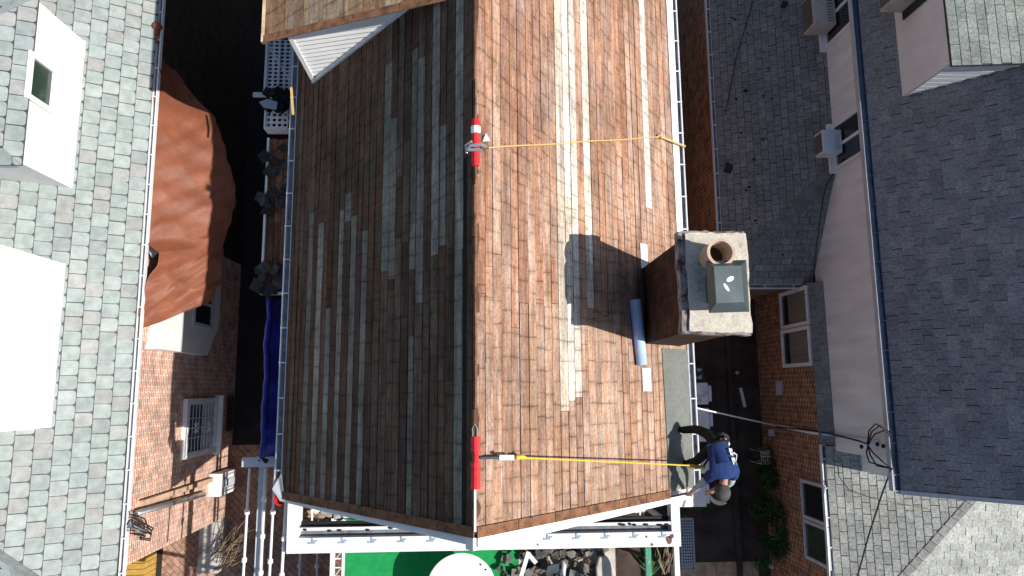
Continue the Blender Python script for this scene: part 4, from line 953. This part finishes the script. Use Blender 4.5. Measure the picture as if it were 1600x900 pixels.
# posts
b=MB(); p=onZ(1010,890,4.6); b.box((p.x-.05,-5.1,0),(p.x+.05,-5.0,4.8)); b.box((p.x-.05,-4.998,4.70),(p.x+.05,-2.40,4.8)); tag(b.build('green_post',M['greenpost']),'green painted post with peeling paint beside the porch rubble','post')
b=MB(); p=onZ(1054,880,4.6); b.box((p.x-.045,-5,4.68),(p.x+.045,-2.35,4.78)); b.box((p.x-.04,-2.55,0),(p.x+.04,-2.47,4.678)); tag(b.build('white_rail',M['white']),'white wooden rail below the right end of the cornice','rail')
# palm-like plant
random.seed(51); b=MB(); c=onZ(1026,905,3.3)
for k in range(26):
    a=random.uniform(.6,2.6); ln=random.uniform(.5,1.0); d=V((math.cos(a)*.6,math.sin(a),.5)); q=c+V((random.uniform(-.05,.05),0,-.4)); s=d.cross(V((0,0,1))).normalized()*.02; kq=random.uniform(.7,1.3)
    b.poly([q-s,q+s,q+d*ln*.6+s*1.2,q+d*ln+V((0,0,-.2)),q+d*ln*.6-s*1.2],(.06*kq,.13*kq,.05*kq))
b.tube([c+V((0,0,-3.3)),c+V((0,0,-.4))],.03,6,(.08,.06,.04))
tag(b.build('palm_plant',M['leaf']),'spiky green plant between the green post and the white rail','plant')
b=MB()
for k in range(16):
    c=onZ(random.uniform(1034,1050),random.uniform(870,905),3.5); a=random.uniform(.8,2.2); b.tube([c,c+V((math.cos(a)*.3,math.sin(a)*.4,.2))],.012,5)
b.tube([onZ(1042,880,3.4),onZ(1042,880,0)],.05,6)
tag(b.build('dry_bush',M['twig']),'dry grey twigs beside the white rail','shrub')

# ================================================================== DRIVEWAY
def bin_(u0,v0,u1,v1,label,h=1.05):
    a=onZ(u0,v0,h); c=onZ(u1,v1,h); x0,x1=a.x,c.x; ya_,yb2=c.y,a.y
    T=thing('wheelie_bin',label,'bin',((x0+x1)/2,(ya_+yb2)/2,0),'grey bins in the driveway')
    t=.03; b=MB(); b.prism([(x0+.06,ya_+.06,.06),(x1-.12,ya_+.06,.06),(x1-.12,yb2-.06,.06),(x0+.06,yb2-.06,.06)],(0,0,h-.12)); b.build('bin_body',M['bin'],T)
    b=MB(); b.prism([(x0,ya_,h-.06),(x1-.09,ya_,h-.06),(x1-.09,yb2,h-.06),(x0,yb2,h-.06)],(0,0,.06)); 
    b.build('lid',M['bin'],T,bevel=.03)
    b=MB(); b.prism([(x1-.088,ya_+.07,h-.09),(x1,ya_+.07,h-.09),(x1,yb2-.07,h-.09),(x1-.088,yb2-.07,h-.09)],(0,0,.05)); b.build('handle',M['bin'],T,bevel=.02)
    for yy in (ya_+.10,yb2-.14):
        b=MB(); b.tube([(x1-.1,yy,.1),(x1-.1,yy+.05,.1)],.1,14); b.build('wheel',M['black'],T)
bin_(1068,598,1114,632,'grey bin nearest the chimney, first of the row in the driveway')
bin_(1068,638,1116,671,'grey bin under the white cable in the driveway')
bin_(1068,674,1119,690,'narrow grey bin hidden behind the worker\'s legs')
bin_(1064,708,1112,740,'grey bin beneath the crouching worker\'s elbow')
bin_(1058,753,1111,792,'big pale grey bin beside the cornice corner')
p=onZ(1080,572,.5); q=onZ(1101,596,.5)
T=thing('cardboard_box','small dark box with a torn white label beside the first bin','box',((p.x+q.x)/2,(p.y+q.y)/2,0))
b=MB(); b.box((p.x,q.y,.01),(q.x,p.y,.5)); b.build('carton',M['iron'],T)
b=MB(); c=(p+q)/2; b.prism([(c.x-.11,c.y-.13,.502),(c.x+.09,c.y-.13,.502),(c.x+.09,c.y-.02,.502),(c.x-.02,c.y-.08,.502),(c.x-.11,c.y+.02,.502)],(0,0,.004)); b.box((c.x-.02,c.y+.06,.502),(c.x+.09,c.y+.13,.506)); b.build('label_sheet',M['lattice'],T)
a=onZ(1157,606,.05); c=onZ(1164,636,.05); b=MB(); b.beam(a,c,.075,.03); tag(b.build('white_plank',M['white']),'short white plank lying on the dark driveway','plank')
c=onZ(1152,582,.04); b=MB(); b.ball(c,.06,.05,.04,8,5,(.5,.48,.44)); tag(b.build('paper_scrap',M['scrap']),'crumpled pale paper on the dark driveway beyond the plank','paper')
p=onZ(1064,812,.55); q=onZ(1085,890,.55)
T=thing('perforated_bench','blue grey perforated plastic bench top at the driveway edge','bench',((p.x+q.x)/2,(p.y+q.y)/2,0))
b=MB(); b.perf((p.x,q.y,.55),(q.x-p.x,0,0),(0,p.y-q.y,0),5,17,.37,.02); b.build('perforated_top',M['bluegrey'],T)
b=MB(); b.box((p.x-.03,q.y-.03,.47),(p.x-.002,p.y+.03,.56)); b.box((q.x+.002,q.y-.03,.47),(q.x+.03,p.y+.03,.56)); b.box((p.x,p.y+.002,.47),(q.x,p.y+.03,.56)); b.box((p.x,q.y-.03,.47),(q.x,q.y-.002,.56)); b.build('rim',M['bluegrey'],T)
for (x,y) in ((p.x,p.y-.03),(q.x-.03,p.y-.03),(p.x,q.y),(q.x-.03,q.y)):
    b=MB(); b.box((x,y,.004),(x+.03,y+.03,.468)); b.build('leg',M['bluegrey'],T)
# shrubs along the right wall
def shrub(u,v,r,h,label,seed):
    random.seed(seed); c=onZ(u,v,h*.6); c=V((c.x,c.y,0))
    T=thing('evergreen_shrub',label,'shrub',c,'evergreen shrubs by the right wall')
    b=MB(); b.tube([c,c+V((.02,.02,h*.5)),c+V((0,.0,h*.9))],[.04,.03,.015],7,(.10,.07,.05)); b.build('stem',M['twig'],T)
    b=MB(); cl=[(V((random.gauss(0,.38)*r,random.gauss(0,.42)*r,h*random.uniform(.3,.95))),random.uniform(.3,.55)*r) for _ in range(13)]
    for k in range(4200):
        cc,rr=random.choice(cl); d=V((random.gauss(0,1),random.gauss(0,1),random.gauss(0,1))).normalized()*rr*random.random()**.4
        p=c+cc+d; s=random.uniform(.015,.04); a=V((random.uniform(-1,1),random.uniform(-1,1),random.uniform(-.4,1))).normalized(); e=a.cross(V((random.random(),random.random(),1))).normalized(); k_=random.uniform(.5,1.5)
        b.poly([p-e*s*.5,p+a*s*.9,p+e*s*.5,p-a*s*.9],(.035*k_,.10*k_,.03*k_))
    b.build('foliage',M['leaf'],T)
shrub(1208,745,.50,1.1,'evergreen shrub at the north end of the row by the dark brick wall',61)
shrub(1213,802,.56,1.2,'middle evergreen shrub of the row below the double window',62)
shrub(1214,858,.54,1.15,'evergreen shrub with a white stone at its foot by the dark brick wall',63)
c=onZ(1209,884,.1); b=MB(); b.ball(c,.14,.08,.1,10,7,(.6,.6,.58)); tag(b.build('white_stone',M['scrap'],smooth=True),'white stone at the foot of the southernmost shrub','stone')
p=onZ(1197,715,.7); b=MB()
for k in range(5): b.beam((p.x-.12+k*.05,p.y-.16,.7),(p.x-.12+k*.05,p.y+.16,.7),.012,.012)
for k in range(4): b.beam((p.x-.13,p.y-.15+k*.09,.71),(p.x+.1,p.y-.15+k*.09,.71),.012,.012)
for x in (p.x-.12,p.x+.08):
    for y in (p.y-.15,p.y+.15): b.beam((x,y,0),(x,y,.69),.015,.015,up=(0,1,0))
tag(b.build('wire_rack',M['bin']),'small wire plant rack by the dark brick wall north of the shrubs','rack')
# low kerb along the right planting strip
b=MB(); b.box((6.35,-6,.004),(6.47,1.5,.12)); structure(b.build('kerb',M['drive']))

# scraps on the grey lower roof
random.seed(71)
def roofLow(u,v): return onP(u,v,(-ls,0,1),lz-ls*lx+.022)
for (u,v) in ((1143,28),(1148,30),(1139,38),(1168,52),(1200,107),(1192,150),(1165,142),(1150,155),(1157,208),(1192,218),(1178,250),(1170,292),(1165,298),(1180,345),(1223,398),(1206,155)):
    c=roofLow(u,v); b=MB(); s=random.uniform(.025,.06); scrap(b,c.x,c.y,c.z+.012,s,(.03,.03,.03),.01,.004)
    tag(b.build('shingle_scrap',M['scrap']),'small black shingle scrap on the grey lower roof','scrap','black scraps on the grey lower roof')
for (u,v,s,lab) in ((1224,7,.10,'black shingle piece high on the grey lower roof near the stucco window'),(1137,262,.15,'biggest black shingle piece, at the eave of the grey lower roof')):
    c=roofLow(u,v); b=MB(); b.prism([c+V((-s*.7,-s*.6,-.01)),c+V((s*.3,-s,.01)),c+V((s*.9,s*.1,.05)),c+V((-.1*s,s*.9,.01))],(0,0,.012),(.03,.03,.032)); tag(b.build('shingle_piece',M['scrap']),lab,'shingle piece')

# ================================================================== CABLES
b=MB(); a=V((3.06,-.15,5.0)); c=onX(1213,665,BX-.07)
b.tube([a.lerp(c,i/10)+V((0,0,-.12*math.sin(math.pi*i/10))) for i in range(11)],.017,6); tag(b.build('service_cable',M['cable']),'white cable strung across the driveway to the dark brick wall','cable')
b=MB(); a=onX(1213,667,BX-.10); pts=[a,onX(1262,672,BX-.10),onX(1300,678,SX-.12),onX(1345,690,SX-.10),onX(1356,694,SX-.10)]
b.tube(pts,.016,6); hub=pts[-1]; end=onX(1393,732,ux0-.2)
for (u,v,zz) in ((1368,662,0),(1376,664,.02),(1383,672,.04)):
    t=onX(u,v,SX-.3); b.tube([hub+V((-.01,0,0)),hub.lerp(t,.6)+V((-.06,.03,0)),t,onX(1392,676+zz*200,ux0-.17)],.013,6)
for (u,v) in ((1358,722),(1370,728),(1380,722)):
    t=onX(u,v,SX-.3); b.tube([hub+V((0,-.02,0)),hub.lerp(t,.5)+V((-.04,0,0)),t,end],.013,6)
for u,v in ((1346,698),(1357,691),(1371,694),(1380,697)):
    b.ball(onX(u,v,SX-.14),.035,.045,.035,8,6)
tag(b.build('power_cable',M['black']),'black power cables looped below the dark blue gutter','cable')
b=MB(); q0=end; q1=onZ(1378,772,3.9); q2=onZ(1340,900,3.75); b.tube([q0,q1,q1.lerp(q2,.5)+V((0,0,-.03)),q2,q2+(q2-q1)],.017,6); tag(b.build('drop_cable',M['black']),'thick black cable dropping from the blue gutter corner over the sunlit grey roof','cable')
b=MB(); pts=[onP(u,v,(-ws,0,1),wz-ws*wx+.05) for u,v in ((1316,720),(1318,745),(1335,768),(1370,780),(1410,788),(1450,795))]; b.tube(pts,.006,5); tag(b.build('thin_wire',M['twig']),'thin brown wire lying on the sunlit grey roof','wire')
b=MB(); pts=[roofLow(u,v)+V((0,0,.01)) for u,v in ((1177,0),(1150,90),(1133,180))]; b.tube(pts,.008,5); tag(b.build('thin_wire',M['black']),'thin black wire running down the grey lower roof','wire')
b=MB(); pts=[roofLow(u,v)+V((0,0,.012)) for u,v in ((1302,272),(1290,290),(1284,320),(1276,380),(1270,435))]; b.tube(pts,.010,5); tag(b.build('loose_cable',M['black']),'black loose cable beside the stucco wall on the grey lower roof','cable')

# ================================================================== WORKER
def skin_obj(name, verts, edges, radii, mm, parent, sub=2, root=0):
    me=bpy.data.meshes.new(name); me.from_pydata([tuple(v) for v in verts],edges,[]); me.materials.append(mm)
    o=bpy.data.objects.new(name,me); COL.objects.link(o)
    o.parent=parent; o.matrix_parent_inverse=Matrix.Translation(-parent.location)
    s=o.modifiers.new('skin','SKIN'); s.use_smooth_shade=True
    for i,sv in enumerate(me.skin_vertices[0].data):
        r=radii[i]; sv.radius=(r,r) if not isinstance(r,tuple) else r; sv.use_root=(i==root)
    u=o.modifiers.new('sub','SUBSURF'); u.levels=sub; u.render_levels=sub
    return o
PW=thing('person','worker in a navy shirt and grey cap bent over at the right roof edge','person',(3.2,-.9,6.55))
hip=V((3.50,-.78,7.26)); wst=V((3.54,-.95,7.36)); chs=V((3.57,-1.16,7.43)); nk=V((3.55,-1.32,7.42)); hd=V((3.52,-1.47,7.36))
shW=V((3.39,-1.24,7.38)); elW=V((3.31,-1.42,7.10)); wrW=V((3.27,-1.56,6.80)); haW=V((3.25,-1.62,6.70))
shE=V((3.74,-1.20,7.34)); elE=V((3.74,-1.42,7.12)); wrE=V((3.56,-1.52,6.95)); haE=V((3.50,-1.57,6.90))
hpN=V((3.46,-.70,7.22)); knN=V((3.30,-.62,6.98)); anN=V((3.12,-.65,6.70)); toN=V((3.09,-.50,6.68))
hpS=V((3.46,-.88,7.20)); knS=V((3.27,-1.10,7.02)); anS=V((3.22,-1.16,6.66)); toS=V((3.10,-1.20,6.66))
v=[hip,wst,chs,nk,hd,shW,elW,wrW,haW,shE,elE,wrE,haE,hpN,knN,anN,toN,hpS,knS,anS,toS]
rr=[.09,.08,.075,.05,.095,.045,.04,.033,.036,.05,.042,.033,.036,.07,.055,.04,.035,.07,.055,.04,.035]
ed=[(0,1),(1,2),(2,3),(3,4),(2,5),(5,6),(6,7),(7,8),(2,9),(9,10),(10,11),(11,12),(0,13),(13,14),(14,15),(15,16),(0,17),(17,18),(18,19),(19,20)]
for hi,wr in ((8,7),(12,11)):
    d=(v[hi]-v[wr]).normalized(); sd2=d.cross(V((0,0,1))).normalized(); up=sd2.cross(d)
    for f in range(5):
        o_=(-.032+.016*f); ln=(.06,.075,.08,.075,.06)[f] if f else .055
        k0=len(v); base=v[hi]+sd2*o_*.9+d*.015; mid=base+d*ln*.55+sd2*(o_*.5 if f else -.03); tip=mid+d*ln*.45-V((0,0,.02))
        v+= [mid,tip]; rr+=[.0095,.008]; ed+=[(hi,k0),(k0,k0+1)]
skin_obj('body',v,ed,rr,M['skin'],PW)
skin_obj('shirt',[hip+V((.0,-.05,.04)),wst,chs,nk+V((0,.03,.01)),shW,shW.lerp(elW,.55),shE,shE.lerp(elE,.6)],[(0,1),(1,2),(2,3),(2,4),(4,5),(2,6),(6,7)],[(.165,.15),(.165,.15),(.18,.165),.105,.098,.08,.098,.08],M['navy'],PW,root=1)
skin_obj('sleeve',[shW.lerp(elW,.45),elW,wrW],[(0,1),(1,2)],[.068,.056,.042],M['sleeve'],PW)
skin_obj('sleeve',[shE.lerp(elE,.5),elE,wrE],[(0,1),(1,2)],[.066,.056,.042],M['sleeve'],PW)
skin_obj('trousers',[hip,hip.lerp(wst,.5),hpN,knN,anN+V((0,0,.04)),hpS,knS,anS+V((0,0,.04))],[(0,1),(0,2),(2,3),(3,4),(0,5),(5,6),(6,7)],[.145,.14,.092,.07,.055,.092,.07,.055],M['trouser'],PW)
for an,to in ((anN,toN),(anS,toS)):
    skin_obj('boot',[an+V((0,0,.07)),an+V((0,0,-.0)),an.lerp(to,.5)+V((0,0,-.02)),to+V((0,0,-.02))],[(0,1),(1,2),(2,3)],[.055,.055,.048,.04],M['boot'],PW)
b=MB(); b.ball(hd+V((.0,-.03,.045)),.115,.135,.10,18,10); b.build('cap',M['cap'],PW,smooth=True)
b=MB(); pts=[]
for k in range(9):
    a=math.pi*.95+math.pi*.75*(k/8-.0); pts.append(hd+V((-.03+.17*math.cos(a),-.05+.17*math.sin(a),.0)))
b.prism(pts,(0,0,.012)); b.build('cap_brim',M['cap'],PW)
b=MB(); f=hd+V((-.085,.01,-.02))
b.ball(f+V((-.015,-.02,-.01)),.018,.015,.022,8,6); b.ball(hd+V((.01,.09,-.0)),.02,.015,.03,8,6); b.build('nose',M['skin'],PW,smooth=True)
b=MB()
for s in (-.03,.03): b.ball(hd+V((-.088,-.03+s,.0)),.010,.012,.008,8,6,(.02,.02,.02))
b.build('eyes',M['black'],PW)
b=MB(); b.ball(hd+V((.0,.035,.0)),.10,.085,.09,14,8); b.build('hair',M['hair'],PW,smooth=True)
b=MB()
for pt_ in ((wst,.172),):
    c,r_=pt_; d=(chs-hip).normalized(); a=d.cross(V((0,0,1))).normalized(); up=a.cross(d); cc=hip.lerp(wst,.35)
    b.tube([cc+a*.165*math.cos(t)+up*.155*math.sin(t) for t in [k*math.pi/10 for k in range(21)]],.022,6)
b.tube([rope_end+V((.02,0,0)),V((3.44,-1.0,7.2)),hip.lerp(wst,.35)+V((-.14,0,.05))],.018,6)
b.build('harness_belt',M['black'],PW)
pp=onZ(1132,690,7.34)
b=MB(); b.ball(pp+V((0,0,-.02)),.055,.06,.06,10,7); b.build('tape_measure',M['orange'],PW,smooth=True)
b=MB(); b.tube([pp+V((-.10,.09,-.02)),pp+V((-.02,.12,.0)),pp+V((.06,.07,-.03)),pp+V((.08,-.02,-.06))],.028,8); b.build('tool_pouch',M['black'],PW,smooth=True)
b=MB(); b.ball(pp+V((-.06,.03,.04)),.025,.02,.02,8,6); b.ball(pp+V((.0,.05,.05)),.018,.02,.02,8,6); b.ball(pp+V((.05,-.03,.03)),.02,.03,.02,8,6); b.build('tool_tips',M['white'],PW)
b=MB(); c=onZ(1147,715,7.3); b.tube([c+V((-.02,.08,.03)),c+V((.04,.04,0)),c+V((.03,-.06,-.02)),c+V((-.03,-.09,.02))],.010,6); b.build('tool_loop',M['whitemetal'],PW)
# white print on the back of the shirt (projected on a shell just above the cloth, letter-like blocks)
b=MB(); random.seed(90)
dax=(chs-wst).normalized(); side=V((1,0,0))-dax*dax.x; side.normalize(); upv=side.cross(dax); 
if upv.z<0: upv=-upv
def backpt(s,t):       # s along spine (0 waist .. 1 chest), t angle from straight up towards east
    c=wst.lerp(chs,s); r1=.170; r2=.172
    return c+side*(r1*math.sin(t))+upv*(r2*math.cos(t))
glyph=["1110111","1010100","1110110","1000100","1010111"]
for gi,row in enumerate(glyph):
    for gj,chh in enumerate(row):
        if chh=='1':
            s0=-.10+gj*.15; t0=.45+gi*.13
            b.poly([backpt(s0,t0),backpt(s0+.145,t0),backpt(s0+.145,t0+.125),backpt(s0,t0+.125)])
b.build('shirt_print',M['white'],PW)
